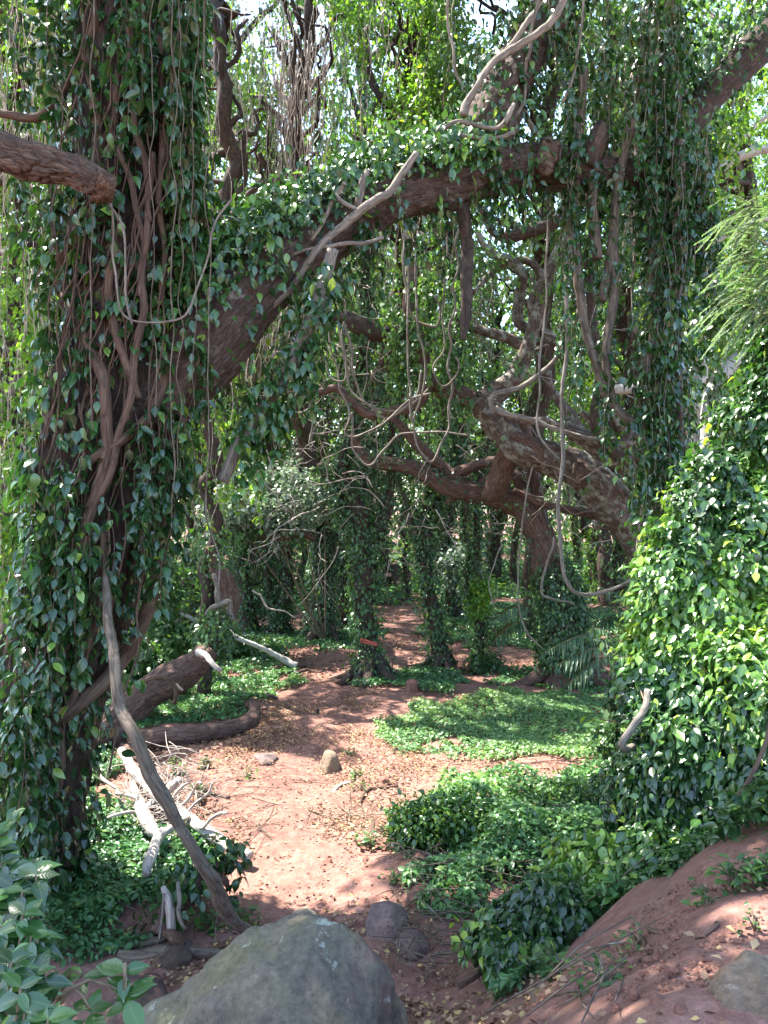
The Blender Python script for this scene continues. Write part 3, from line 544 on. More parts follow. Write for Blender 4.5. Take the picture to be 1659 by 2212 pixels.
# ================================================================ rotten limb jutting in
rot = thing('dead_tree', 'dead tree whose thick rotten limb ends in a crumbling stump before the huge trunk', 'dead tree', A(-4.2, 4.6, float(height(-4.2, 4.6))))
t = Tubes(); t.add([A(-4.2, 4.6, -.2), A(-4.15, 4.6, 2.5), A(-4.2, 4.65, 5.0), A(-4.4, 4.7, 8.)], [.3, .24, .22, .1], seg=20, flute=.08); t.build('trunk', 'bark_dark', rot)
limb, p_, r_ = branch('broken_limb', [(-690, 150, 44, 4.6), (-300, 215, 41, 4.6), (-80, 300, 40, 4.6), (20, 338, 39, 4.58), (90, 352, 36, 4.55), (150, 368, 33, 4.5), (195, 386, 31, 4.45), (228, 402, 30, 4.4)], 4.6, 'rotten', rot, seg=110, rough=.12, step=.011, jag=.010, flute=.05, plate=(.020, .034, .12))
t = Tubes(); q, rr = pth([(214, 396, 28, 4.42), (232, 404, 25, 4.39), (241, 409, 12, 4.37)]); t.add(q, rr, seg=26, rough=.35, step=.012, jag=.16); t.build('broken_end', 'heart', limb)
L = Leaves(); ivy(L, p_[:int(len(p_)*.8)], r_[:int(len(r_)*.8)], 150, .10, cl=3, up=.5, tone=(.1, .8)); L.build('ivy', 'leaf_dark', rot, TN)
# ================================================================ ivy curtain tree on the right
cur = thing('curtain_tree', 'tall tree veiled by a thick hanging column of dark ivy, holding up the arch', 'tree', G(1500, 1440))
t = Tubes(); cp = []
for l, r_ in (([(1450, -260, 30, 7.9), (1430, 0, 32, 7.9), (1425, 220, 34, 7.9), (1432, 450, 30, 7.9), (1436, 700, 28, 8.), (1444, 950, 30, 8.2), (1470, 1180, 40, 8.4), (1500, 1440, 62, 8.6), (1500, 1530, 80, 8.6)], 1),):
    pts, rad = pth(l); a, b = t.add(pts, rad, seg=22, rough=.08, flute=.08, step=.08); cp.append((a, b))
t.build('trunk', 'bark_dark', cur)
CS = [[(1285, 280, 9), (1278, 430, 12), (1286, 500, 13), (1292, 560, 11)], [(1262, 150, 10), (1250, 330, 11), (1240, 480, 12), (1252, 620, 11), (1262, 700, 10), (1290, 790, 10), (1310, 860, 9)],
      [(1375, 165, 12), (1390, 185, 13), (1376, 240, 11), (1350, 330, 10), (1330, 440, 9), (1325, 640, 10), (1312, 760, 9), (1330, 880, 10), (1400, 930, 11)],
      [(1235, -40, 13), (1195, 45, 12), (1155, 62, 10), (1135, 130, 8)], [(1470, 300, 12), (1462, 520, 12), (1464, 760, 11), (1466, 960, 10)], [(1405, 500, 7), (1412, 700, 8), (1395, 800, 8), (1380, 900, 7)],
      [(1340, 380, 9), (1322, 520, 11), (1310, 600, 10), (1300, 650, 9)]]
for l in CS: climb(cur, l, 7.35, 'vine_dark')
_, bp_, br_ = branch('leaning_limb', [(1790, -10, 40, 8.2), (1700, 50, 40, 8.1), (1620, 120, 38, 8.), (1540, 200, 34, 7.9), (1470, 300, 30, 7.85), (1440, 430, 26, 7.9)], 8, 'bark_dark', cur, seg=16)
L = Leaves(); tb = Tubes()
a, b = cp[0]; a, b = a[(a[:, 2] < 8.9) & (a[:, 2] > 1.5)], b[(a[:, 2] < 8.9) & (a[:, 2] > 1.5)]
ivy(L, a, b*1.25, 4200, .078, thick=.16, cl=4, spread=.08, tone=(0, .75))
ivy(L, bp_, br_*1.2, 3400, .076, thick=.22, cl=4, spread=.1, up=.6, tone=(.1, .95))
for (x0, x1, y0, y1, n, ln0, ln1) in ((1390, 1485, -90, 820, 125, .5, 1.5), (1214, 1246, -60, 760, 28, .4, 1.2), (1290, 1320, -60, 800, 24, .4, 1.2), (1345, 1385, -80, 250, 8, .3, .8), (1470, 1540, 230, 480, 40, .4, 1.0), (1375, 1465, 760, 960, 34, .35, .9),
                                      (1120, 1220, -80, 40, 14, .3, .8), (1370, 1460, 950, 1060, 36, .3, .7)):
    for _ in range(n):
        c = P(R.uniform(x0, x1), R.uniform(y0, y1), R.uniform(7.0, 7.9)); strand(L, tb, c, R.uniform(ln0, ln1), .080, gap=.050, sway=.045, tone=(0, .75))
for l in CS:
    q, rr = pth(l, 7.3); q, rr = resample(q, rr, .1); ivy(L, q, rr*1.3, 90, .078, thick=.08, tone=(0, .7))
L.build('ivy', 'leaf_dark', cur, TN); tb.build('runner_vine', 'vine_grey', cur)
crn = Leaves(); zz = R.uniform(9.5, 12.5, 500); blob(crn, (6, 8, 12.5), (4, 4, 2), 420, .15, gate=True); crn.build('unseen_crown', 'leaf_mid', cur, TF)
# ================================================================ thicket on the bank
th = thing('vine_thicket', 'tall glossy green thicket of vines spilling down the bank', 'shrub', G(1560, 1800))
EL = [(1610, 1330, 5.5, .62, .62, .95), (1520, 1480, 5.4, .52, .5, .72), (1722, 1000, 5.7, .5, .6, .85), (1585, 1690, 5.0, .66, .5, .6), (1748, 720, 5.8, .38, .5, .75), (1430, 1700, 5.3, .34, .4, .5), (1470, 1290, 5.5, .33, .4, .55), (1680, 1600, 4.8, .5, .5, .8),
      (1350, 1870, 4.95, .38, .3, .22), (1490, 1850, 4.7, .40, .3, .20), (1230, 1960, 4.7, .34, .3, .20), (1120, 2020, 4.6, .28, .25, .16), (1540, 1130, 5.6, .3, .4, .5), (1400, 1480, 5.4, .22, .3, .35), (1640, 1830, 4.5, .3, .3, .2)]
ecs = [(P(a, b, c), A(rx, ry, rz)) for a, b, c, rx, ry, rz in EL]
L = Leaves(); tb = Tubes()
for k, (c, r) in enumerate(ecs):
    area = (r[0]*r[2]+r[0]*r[1]+r[1]*r[2])*4; n = int(area*1080); u = unit(rv(n)); u[:, 1] = np.where((u[:, 1] > .35), -u[:, 1], u[:, 1])
    nz = 1+.2*np.sin(u[:, 0]*7+k)*np.cos(u[:, 2]*6+k*2)+.08*np.sin(u[:, 2]*15+u[:, 0]*11); q = c+u*r*(nz-np.abs(R.normal(0, .10, n))+.02)[:, None]
    ok = np.ones(n, bool)
    for j, (c2, r2) in enumerate(ecs):
        if j != k: ok &= (((q-c2)/r2)**2).sum(1) > .72
    ok &= q[:, 2] > height(q[:, 0], q[:, 1])+.02; q, u = q[ok], u[ok]
    cl = 3; u3 = np.repeat(u, cl, 0); q3 = np.repeat(q, cl, 0)+rv(len(u3), .035)
    yel = np.clip(.34+.7*noise2(q[:, 0]+q[:, 1], q[:, 2], 3.5, 77), 0, 1)
    L.add(q3, DOWN*.75+u3*.55+rv(len(u3), .4), u3*.9+UP*.6+rv(len(u3), .35), .067, np.repeat(yel, cl)*.62+R.uniform(0, .38, len(u3)))
    for _ in range(int(area*5)):
        u1 = unit(rv(1))[0]; u1[1] = -abs(u1[1]); c1 = c+u1*r*1.03; g = float(height(c1[0], c1[1])); ln = min(R.uniform(.25, .7), c1[2]-g-.03)
        if ln > .12: strand(L, tb, c1, ln, .070, gap=.042, sway=.04, tone=(.1, 1))
for _ in range(110):          # stray shoots standing out of the mass
    c, r = ecs[R.integers(0, len(ecs))]; u1 = unit(rv(1))[0]; u1[1] = -abs(u1[1])*.8; s = c+u1*r*.9; e = s+unit(u1+A(0, 0, .5)+rv(1)[0]*.4)*R.uniform(.15, .38); m = (s+e)/2+rv(1)[0]*.03
    if e[2] < float(height(e[0], e[1]))+.1: continue
    q, rr = tb.add([s, m, e], [.004, .003, .0015], seg=5, rough=0, step=.03); i = np.arange(2, len(q)); o = unit(rv(len(i))); L.add(q[i], o*.8+DOWN*.25+unit(e-s)*.4, UP+rv(len(i), .4), .06, R.uniform(.5, 1.1, len(i)))
for _ in range(70):
    c, r = ecs[R.integers(0, len(ecs))]; e = c+unit(rv(1))[0]*r*.95; s = c-A(0, 0, r[2]*.9)+rv(1)[0]*.15; m = (e+s)/2+rv(1)[0]*.2; tb.add([s, m, e], [.008, .006, .003], seg=5, rough=0, step=.1)
L.build('foliage', 'leaf_bush', th, TN)
tb.build('stem', 'stem', th)
t = Tubes(); t.add([P(1600, 1900, 5.7), P(1600, 1500, 5.8), P(1640, 1100, 5.9), P(1720, 600, 6.)], [.16, .13, .12, .08], seg=16, flute=.1); t.build('trunk', 'bark_dark', th)
climb(th, [(1665, 1560, 5, 4.2), (1640, 1640, 5, 4.15), (1610, 1700, 5, 4.1), (1575, 1750, 4, 4.1), (1558, 1775, 3, 4.15)], 4.2, 'vine_tan', 'bare_stem')
climb(th, [(1400, 1490, 7, 4.9), (1385, 1535, 8, 4.85), (1362, 1580, 8, 4.8), (1347, 1605, 8, 4.8), (1352, 1616, 8, 4.85), (1368, 1612, 7, 5.0)], 4.8, 'vine_grey', 'bare_stem')
# feathery acacia spray in front
fe = thing('acacia_branch', 'drooping spray of fine feathery leaves over the thicket', 'branch', P(1720, 560, 5.0))
L = Leaves(); tb = Tubes()
for k in range(96):
    a = P(R.uniform(1610, 1760), R.uniform(430, 690), R.uniform(4.6, 5.3)); e = a+A(-R.uniform(.14, .36), R.normal(0, .12), -R.uniform(-.02, .3)); m = (a+e)/2+A(0, 0, .06)
    q, rr = resample([a, m, e], [.003, .002, .0012], .007); tb.add([a, m, e], [.003, .002, .0012], seg=4, rough=0, step=.06)
    for sgn in (-1, 1):
        T, U, V_ = frames(q); sd = unit(np.cross(T, UP))*sgn; L.add(q, sd+T*.45+rv(len(q), .08), UP+rv(len(q), .15), .024)
for k in range(10):
    a = P(R.uniform(1680, 1690), R.uniform(1300, 1720), 4.4); e = a+A(-R.uniform(.12, .22), -.08, -R.uniform(0, .12)); q, rr = resample([a, (a+e)/2+A(0, 0, .03), e], [.002]*3, .007); T, U, V_ = frames(q)
    for sgn in (-1, 1): L.add(q, unit(np.cross(T, UP))*sgn+T*.4+rv(len(q), .08), UP+rv(len(q), .15), .024)
L.build('leaflets', 'leaf_feather', fe, TL); tb.build('twig', 'stem', fe); t = Tubes(); t.add([P(1640, 520, 5), P(1720, 545, 5), P(1900, 500, 5.2), P(2100, 800, 5.6), P(2150, 1500, 5.8), P(2150, 1750, 5.8)], [.006, .012, .02, .03, .05, .06], seg=8); t.build('stem', 'stem', fe)
# ================================================================ broad-leaved shrub at the camera's feet
sh = thing('broad_leaved_shrub', 'glossy broad leaves on thin twigs below the huge vine-clad trunk', 'shrub', A(-1.05, 1.9, float(height(-1.05, 1.9))))
L = Leaves(); tb = Tubes(); g0 = A(-1.05, 1.9, float(height(-1.05, 1.9)))
def spray(tip, d, n, size, from_=None, tone=(.45, .85)):
    e = P(*tip, d); s = from_ if from_ is not None else g0; m = (s*.45+e*.55)+A(0, 0, .05)
    tb.add([s, m, e], [.006, .004, .003], seg=6, rough=.05, step=.06)
    for k in range(n):
        a = k*2.4+R.uniform(0, .5); o = A(math.cos(a), math.sin(a)*.6, math.sin(a)*.5+R.uniform(-.2, .3)); L.add((e-A(0, 0, .012*(k//2)))[None], o[None], A(0, -.45, 1)[None]+rv(1, .2), size, np.array([R.uniform(*tone)]))
spray((275, 2150), 1.9, 7, .070, P(90, 2175, 1.9)); spray((178, 2110), 1.95, 3, .064, P(120, 2180, 1.95)); spray((270, 2100), 1.92, 3, .068, P(270, 2150, 1.9)); spray((195, 2180), 1.9, 4, .066, P(120, 2180, 1.9))
for tip, d in (((20, 1880), 2.1), ((30, 1960), 2.0), ((10, 2020), 1.95), ((45, 2060), 1.9), ((15, 2110), 1.8), ((60, 2120), 1.85), ((20, 2180), 1.75), ((70, 2200), 1.8), ((-30, 1950), 2.1), ((-20, 2080), 1.9), ((50, 1910), 2.1), ((110, 2240), 1.8), ((-10, 1830), 2.2), ((60, 2010), 1.95)):
    spray(tip, d, 6, .062, tone=(.2, .8))
    for _ in range(3): spray((tip[0]+R.normal(0, 26), tip[1]+R.normal(0, 30)), d+R.normal(0, .06), 6, .058, tone=(.1, .8))
L.build('foliage', 'leaf_dark', sh, TN); tb.build('twig', 'stem', sh)
# ================================================================ sprawling bare-limbed trees in the middle
def tree(name, label, at, cat='tree', group=None): return thing(name, label, cat, at, group)
ivt = {}
def ivied(name, label, lst, d, extra=(), n=900, size=.095, mat='bark_dark', thick=.07, tone=(0, .8), leaf='leaf_ivy', swell=1.0, group=None, roots=True, T=TM, hang=0, t_lo=0, t_hi=1):
    """A trunk dressed in ivy: lst runs up from the ground; extra are limbs."""
    size *= .62; thick *= .5; n = int(n*2.3)
    b = P(lst[0][0], lst[0][1], lst[0][3] if len(lst[0]) > 3 else d); b[2] = float(height(b[0], b[1]))
    r = tree(name, label, b, group=group); t = Tubes(); pts, rad = pth(lst, d); pts = np.vstack([pts[0]-A(0, 0, .25), pts]); rad = np.concatenate([[rad[0]*1.35], rad])
    p, q = t.add(pts, rad*.8, seg=18, rough=.12, flute=.08, wob=.04, step=.1)
    if roots:
        for k in range(5):
            a = R.uniform(0, 6.28); e = b+A(math.cos(a), math.sin(a), 0)*rad[1]*R.uniform(2, 3.4); e[2] = float(height(e[0], e[1]))-.02; t.add([b+A(0, 0, rad[1]*1.6), (b+e)/2+A(0, 0, rad[1]*.3), e], [rad[1]*.5, rad[1]*.3, .02], seg=8, step=.08)
    t.build('trunk', mat, r); L = Leaves(); tb = Tubes(); ivy(L, p[p[:, 2] > .05], q[p[:, 2] > .05]*1.25*swell, n, size, thick=thick, cl=4, spread=.07, tone=tone)
    for e in extra:
        m2 = e[1] if len(e) > 1 else mat; frac = e[2] if len(e) > 2 else .5
        _, p2, q2 = branch('limb', e[0], d, m2, r, seg=12, rough=.1, wob=.03, step=.08)
        if frac > 0: ivy(L, p2, q2*1.2, int(n*frac*.5), size, thick=thick, tone=tone)
    for _ in range(hang):
        k = R.integers(len(p)//3, len(p)); c = p[k]+rv(1)[0]*.18; 
        if c[2] > 2.6: strand(L, tb, c, min(R.uniform(.3, 1.5), c[2]-2.2), size, gap=.04, tone=tone)
    ivt[label] = r; L.build('ivy', leaf, r, T)
    if tb.n: tb.build('runner_vine', 'vine_grey', r)
    return r
# sign tree
sgn = ivied('ivy_clad_tree', 'ivy-clad tree carrying the red plank sign', [(803, 1463, 34), (798, 1440, 30), (795, 1395, 24), (788, 1330, 26), (783, 1260, 26), (786, 1190, 25), (775, 1120, 24), (752, 1060, 20), (742, 990, 16), (770, 880, 12), (790, 700, 10), (800, 450, 8)], 13.6,
            [([(784, 1215, 15), (815, 1150, 14), (835, 1090, 12), (850, 1000, 9), (840, 850, 7)],), ([(780, 1160, 12), (740, 1110, 11), (722, 1060, 9), (690, 1000, 7)],)], 2300, .10, thick=.10, tone=(.05, .9), hang=26)
# thick ivied trunk with pale limb
ivied('ivy_clad_tree', 'thickest ivy-clad trunk with a pale smooth limb rising above it', [(703, 1385, 34), (700, 1360, 29), (697, 1290, 27), (700, 1220, 27), (705, 1150, 24), (725, 1120, 16), (770, 1060, 14), (800, 960, 11), (830, 800, 9)], 17.3,
      [([(700, 1172, 8), (716, 1150, 7), (712, 1120, 7), (722, 1075, 7), (728, 1030, 7), (737, 990, 6), (747, 950, 5), (748, 900, 4)], 'vine_grey', 0), ([(700, 1180, 14), (660, 1120, 12), (650, 1050, 9), (640, 950, 8)],)], 2600, .11, thick=.10, tone=(0, .7), hang=20)
ivied('ivy_clad_tree', 'slim ivy-clad trunk forking low, between the thickest trunk and the snag', [(603, 1370, 22), (606, 1335, 17), (614, 1280, 16), (620, 1220, 15), (628, 1150, 14), (640, 1050, 11), (655, 900, 9)], 18.3, [([(604, 1340, 8), (588, 1300, 8), (580, 1250, 8), (570, 1180, 7)],)], 1500, .11, thick=.11, tone=(0, .7), hang=16)
ivied('ivy_clad_tree', 'ragged ivy-clad trunk with leafless stems, just behind the broken snag', [(540, 1368, 24), (535, 1320, 20), (528, 1250, 19), (522, 1180, 18), (520, 1100, 18), (510, 980, 12), (500, 850, 10)], 18.5, [([(525, 1180, 12), (560, 1120, 10), (580, 1050, 8)],)], 1700, .11, thick=.12, tone=(0, .6), hang=22)
ivied('ivy_clad_tree', 'tall ivy-clad trunk leaning over the path, its foot on the cross path', [(957, 1440, 26), (948, 1400, 20), (936, 1340, 18), (925, 1270, 17), (917, 1190, 16), (922, 1110, 16), (935, 1040, 14), (950, 930, 13), (975, 800, 14), (985, 650, 12), (970, 480, 10)], 14.5,
      [([(922, 1130, 9), (950, 1080, 8), (985, 1010, 7), (1000, 900, 6)],), ([(918, 1200, 7), (890, 1140, 8), (870, 1080, 7), (850, 980, 5)], 'bark_lichen', .3)], 2300, .10, thick=.09, tone=(.1, .9), hang=34)
ivied('ivy_clad_tree', 'thin crooked trunk with a bright tuft of sunlit ivy halfway up', [(1045, 1440, 16), (1042, 1400, 12), (1036, 1340, 11), (1030, 1290, 12), (1022, 1220, 10), (1026, 1150, 9), (1040, 1060, 8), (1060, 940, 7)], 14.5, [([(1032, 1320, 7), (1012, 1275, 6), (1006, 1230, 6), (1020, 1170, 5)],)], 1300, .09, thick=.07, tone=(.1, .9), hang=14)
ivied('ivy_clad_tree', 'pair of dark stems behind the leaning trunk, ragged at the foot', [(985, 1335, 17), (978, 1290, 14), (970, 1210, 13), (968, 1110, 12), (960, 980, 10)], 21.2, [([(980, 1310, 8), (1000, 1250, 8), (1008, 1180, 7), (1010, 1080, 6)],)], 900, .12, thick=.12, tone=(0, .6), hang=10)
ft = ivied('buttressed_tree', 'bare dark trunk with spreading root foot and a small pale sign', [(852, 1276, 28), (842, 1250, 18), (832, 1215, 13), (824, 1170, 11), (820, 1110, 10), (818, 1000, 9)], 28.5, [], 260, .13, mat='bark_dark', thick=.06, tone=(0, .5), hang=6)
for e in ([(845, 1262, 8), (880, 1272, 5), (915, 1280, 3)], [(850, 1258, 8), (895, 1276, 5), (925, 1290, 3)], [(840, 1262, 7), (825, 1276, 4)]): branch('root', e, 28.0, 'bark_log', ft, seg=8)
def plank(root, c, ax, up, ln, hi, th, name, mat):
    ax, up = unit(ax), unit(up); nn = np.cross(ax, up); V_ = []; n = 9
    for k in range(n):
        s = -ln/2+ln*k/(n-1); wob = R.normal(0, .004, 2)*hi*6
        for (a, b) in ((-1, -1), (1, -1), (1, 1), (-1, 1)): V_.append(c+ax*s+up*(b*hi/2+wob[(b+1)//2])+nn*a*th/2)
    q = [(4*k+j, 4*k+(j+1) % 4, 4*k+4+(j+1) % 4, 4*k+4+j) for k in range(n-1) for j in range(4)]+[(3, 2, 1, 0), (4*n-4, 4*n-3, 4*n-2, 4*n-1)]
    return mesh(name, V_, None, mat, root, None if root is not None else c, smoothed=False, quads=q)
c = P(796.5, 1387.5, 13.25); ax = unit(A(1, 0, -.235)); upv = unit(A(.235, 0, 1))
sg = thing('sign', 'weathered red plank sign nailed askew to an ivy-clad trunk', 'sign', c)
plank(sg, c, ax, upv, .295, .066, .03, 'board', 'sign_red')
plank(sg, c+ax*.152, ax, upv, .012, .068, .034, 'end_edge', 'sign_edge')
def stroke(a, b, wd): 
    a, b = np.array(a), np.array(b); dv = unit(np.append(b-a, 0))[:2]; nv = np.array([-dv[1], dv[0]])*wd/2; return [a+nv, a-nv, b-nv, b+nv]
V_, q = [], []
for (a, b) in (((-.128, -.016), (-.128, .018)), ((-.128, .018), (-.112, -.016)), ((-.112, -.016), (-.112, .018)), ((-.094, -.014), (-.094, .012)), ((-.074, -.012), (-.074, .012)), ((-.052, -.010), (-.052, .012))):
    for z in (.0160, .0185):
        for s in stroke(a, b, .0055): V_.append(c+ax*s[0]+upv*s[1]+A(0, -z, 0))
    n = len(V_)-8; q += [(n, n+1, n+2, n+3), (n+7, n+6, n+5, n+4)]+[(n+j, n+4+j, n+4+(j+1) % 4, n+(j+1) % 4) for j in range(4)]
mesh('lettering', V_, None, 'sign_letter', sg, smoothed=False, quads=q)
c = P(838, 1241.5, 27.6); sg2 = thing('sign', 'small pale pink sign board on the far buttressed trunk', 'sign', c); plank(sg2, c, A(1, 0, .06), A(-.06, 0, 1), .235, .115, .03, 'board', 'sign_pink')
# sprawling tree, reddish limbs, ivied foot
sp = ivied('sprawling_tree', 'reddish leaning tree with an ivied foot, its long limb reaching over the leaning trunk', [(1222, 1448, 52), (1224, 1400, 42), (1212, 1330, 38), (1196, 1260, 37), (1176, 1190, 37), (1148, 1130, 35), (1110, 1085, 32), (1060, 1062, 29), (1000, 1052, 27), (955, 1045, 25), (905, 1024, 21), (850, 1010, 18), (800, 996, 15), (772, 965, 12), (760, 935, 8)], 13.2,
           [([(1130, 1070, 12), (1105, 1020, 11), (1060, 1032, 10), (1030, 1050, 9), (985, 1075, 7), (962, 1085, 5)], 'bark_log', 0), ([(1000, 1048, 13), (960, 1006, 12), (930, 985, 14), (900, 960, 12), (868, 925, 10), (840, 895, 6)], 'bark_log', .05),
            ([(1195, 1250, 16), (1170, 1150, 16), (1160, 1080, 14), (1150, 1000, 12), (1130, 900, 10)], 'bark_log', .2), ([(960, 1040, 13), (1010, 1015, 12), (1060, 1000, 11), (1110, 1010, 8)], 'bark_log', 0)],
           500, .095, mat='bark_log', thick=.05, tone=(0, .7))
L = Leaves(); tb = Tubes(); q, rr = pth([(1222, 1440, 46), (1222, 1390, 42), (1212, 1320, 40), (1206, 1270, 36), (1200, 1220, 30)], 13.1); q, rr = resample(q, rr, .1); ivy(L, q, rr*1.1, 4200, .06, thick=.05, tone=(0, .75))
for _ in range(40):
    c = P(R.uniform(1180, 1250), R.uniform(1180, 1280), R.uniform(12.7, 13.1)); strand(L, tb, c, min(R.uniform(.3, .9), c[2]-.1), .06, gap=.045, tone=(0, .8))
L.build('ivy', 'leaf_ivy', sp, TM); tb.build('runner_vine', 'vine_grey', sp)
# grey-barked twisting tree
lt = tree('lichened_tree', 'lichen-grey tree with thick twisting limbs sunlit on top, forking behind the hanging curtain', A(*G(1500, 1478)))
def limb(root, lst, d, mat='bark_lichen', L=None, n=0, seg=18, name='limb', **k):
    o, p, q = branch(name, lst, d, mat, root, seg=seg, rough=.10, flute=.03, wob=.03, **{'step': .06, **k})
    if L is not None and n: ivy(L, p, q*1.15, n, .095, thick=.06, up=.2)
    return o
L = Leaves()
limb(lt, [(1520, 1490, 70, 13), (1490, 1400, 58, 13), (1440, 1250, 50, 12.8), (1390, 1165, 46, 12.6), (1330, 1085, 43, 12.4), (1250, 1020, 38, 12.2), (1180, 993, 35, 12.1), (1125, 975, 32, 12), (1092, 935, 30, 12), (1060, 890, 28, 12), (1030, 860, 29, 12)], 12.4, L=L, n=120, name='trunk', seg=72, step=.04, plate=(.018, .07, .14))
limb(lt, [(1040, 868, 30), (1078, 845, 24), (1115, 815, 20), (1138, 770, 17), (1146, 720, 15), (1162, 660, 15), (1185, 600, 14), (1200, 560, 13), (1240, 470, 12), (1290, 330, 11), (1330, 150, 9)], 12, L=L, n=150)
limb(lt, [(1035, 862, 26), (990, 850, 22), (950, 836, 18), (915, 800, 17), (900, 750, 18), (893, 700, 18), (890, 620, 15), (900, 560, 12)], 12, mat='bark_log', L=L, n=420)
limb(lt, [(902, 728, 15), (870, 720, 19), (820, 712, 21), (782, 704, 20), (740, 690, 14), (700, 690, 8)], 12.1, mat='bark_dark', L=L, n=260)
limb(lt, [(930, 825, 12), (890, 875, 12), (850, 892, 11), (790, 893, 10), (755, 870, 10), (735, 845, 9), (700, 842, 8), (645, 855, 4)], 11.8, mat='bark_log', L=L, n=60)
limb(lt, [(1110, 960, 22, 12.2), (1090, 990, 26, 12.4), (1075, 1030, 26, 12.6), (1060, 1070, 20, 12.9)], 12, mat='bark_log')
limb(lt, [(1500, 1230, 26, 12.8), (1470, 1090, 26, 12.4), (1400, 1040, 25, 12), (1340, 1000, 23, 11.8), (1290, 965, 21, 11.8), (1250, 930, 20, 11.8), (1235, 895, 14, 11.9), (1190, 840, 9, 12), (1183, 800, 7, 12)], 12, L=L, n=80)
limb(lt, [(1460, 1070, 17), (1400, 1000, 16), (1340, 930, 15), (1310, 880, 15), (1330, 845, 14), (1380, 830, 14), (1440, 832, 12)], 11.5, L=L, n=60)
limb(lt, [(1340, 990, 13), (1300, 940, 14), (1290, 880, 13), (1296, 800, 12), (1285, 700, 11), (1270, 560, 9)], 11.3, mat='bark_dark', L=L, n=160)
limb(lt, [(1145, 745, 13), (1110, 735, 12), (1060, 722, 11), (1012, 702, 10), (985, 680, 6)], 12.2, L=L, n=20)
limb(lt, [(1150, 720, 10), (1122, 690, 12), (1128, 640, 12), (1128, 600, 10), (1095, 570, 11), (1060, 545, 9), (1030, 500, 6)], 12.3, L=L, n=40)
limb(lt, [(1200, 560, 10), (1150, 640, 9), (1170, 720, 10), (1195, 740, 14), (1215, 760, 10)], 12, L=L, n=30)
limb(lt, [(1235, 470, 15), (1170, 490, 14), (1110, 515, 13), (1075, 500, 9), (1040, 450, 7)], 10.8, mat='bark_dark', L=L, n=120)
limb(lt, [(1420, 1110, 17), (1340, 1020, 14), (1300, 996, 13), (1220, 988, 12), (1130, 998, 10), (1050, 1002, 7)], 12.6, L=L, n=30, seg=12)
limb(lt, [(1300, 962, 13), (1240, 930, 11), (1190, 916, 9), (1120, 908, 7), (1070, 880, 5)], 11.7, L=L, n=20, seg=12)
limb(lt, [(1440, 960, 13), (1390, 950, 12), (1340, 955, 11), (1290, 930, 9), (1255, 890, 6)], 11.4, L=L, n=20, seg=12)
limb(lt, [(1420, 1180, 14), (1340, 1130, 12), (1260, 1110, 10), (1180, 1085, 8), (1110, 1058, 5)], 12.9, mat='bark_log', L=L, n=20, seg=12)
limb(lt, [(1180, 600, 9), (1120, 560, 8), (1060, 600, 7), (1010, 640, 5)], 12.4, L=L, n=20, seg=10)
limb(lt, [(1290, 400, 9), (1230, 330, 8), (1180, 300, 7), (1120, 220, 5)], 11.6, L=L, n=30, seg=10)
limb(lt, [(1245, 1045, 22, 12.0), (1250, 1018, 17, 11.9), (1252, 1002, 10, 11.85)], 12, mat='rotten', name='broken_stub', jag=.06)
limb(lt, [(1165, 1000, 20, 11.9), (1150, 970, 18, 11.85), (1115, 950, 12, 11.8), (1100, 945, 6, 11.8)], 12, mat='bark_log', name='torn_bark', jag=.05)
for _ in range(70):
    c = P(R.uniform(830, 1010), R.uniform(540, 780), R.uniform(11.2, 12.4)); strand(L, None, c, R.uniform(.4, 1.6), .085, gap=.055, tone=(.1, .95))
L.build('ivy', 'leaf_mid', lt, TM)
# pale forked tree
pf = tree('forked_tree', 'pale grey forked trunk in full sun above the thicket', A(*G(1560, 1560)))
limb(pf, [(1560, 1560, 40, 10.2), (1565, 1300, 34, 10), (1548, 1090, 30, 9.7), (1538, 1000, 24, 9.5), (1536, 940, 19, 9.5), (1537, 880, 18, 9.5), (1545, 850, 18, 9.5), (1560, 810, 16, 9.5), (1590, 780, 16, 9.5), (1620, 755, 15, 9.5), (1640, 720, 14, 9.5), (1700, 640, 12, 9.5)], 9.5, 'bark_pale', name='trunk', seg=24)
limb(pf, [(1535, 1010, 18, 9.7), (1518, 960, 16, 9.7), (1510, 910, 16, 9.7), (1496, 870, 16, 9.7), (1470, 838, 14, 9.7), (1420, 832, 12, 9.8), (1370, 836, 13, 9.8), (1320, 845, 12, 9.9), (1310, 835, 8, 9.9)], 9.5, 'bark_pale')
limb(pf, [(1568, 1085, 20, 9.6), (1580, 1050, 16, 9.55), (1588, 1035, 8, 9.55)], 9.5, 'bark_pale', name='broken_stub')
L = Leaves(); tb = Tubes()
for _ in range(30):
    c = P(R.uniform(1470, 1560), R.uniform(560, 800), R.uniform(9, 9.6)); strand(L, tb, c, R.uniform(.3, .9), .10, gap=.07, tone=(.3, 1))
for _ in range(20):
    c = P(R.uniform(1480, 1620), R.uniform(600, 700), R.uniform(9, 9.8)); blob(L, c, .2, 2, .09, gate=False)
L.build('ivy', 'leaf_mid', pf, TM); tb.build('runner_vine', 'vine_grey', pf)
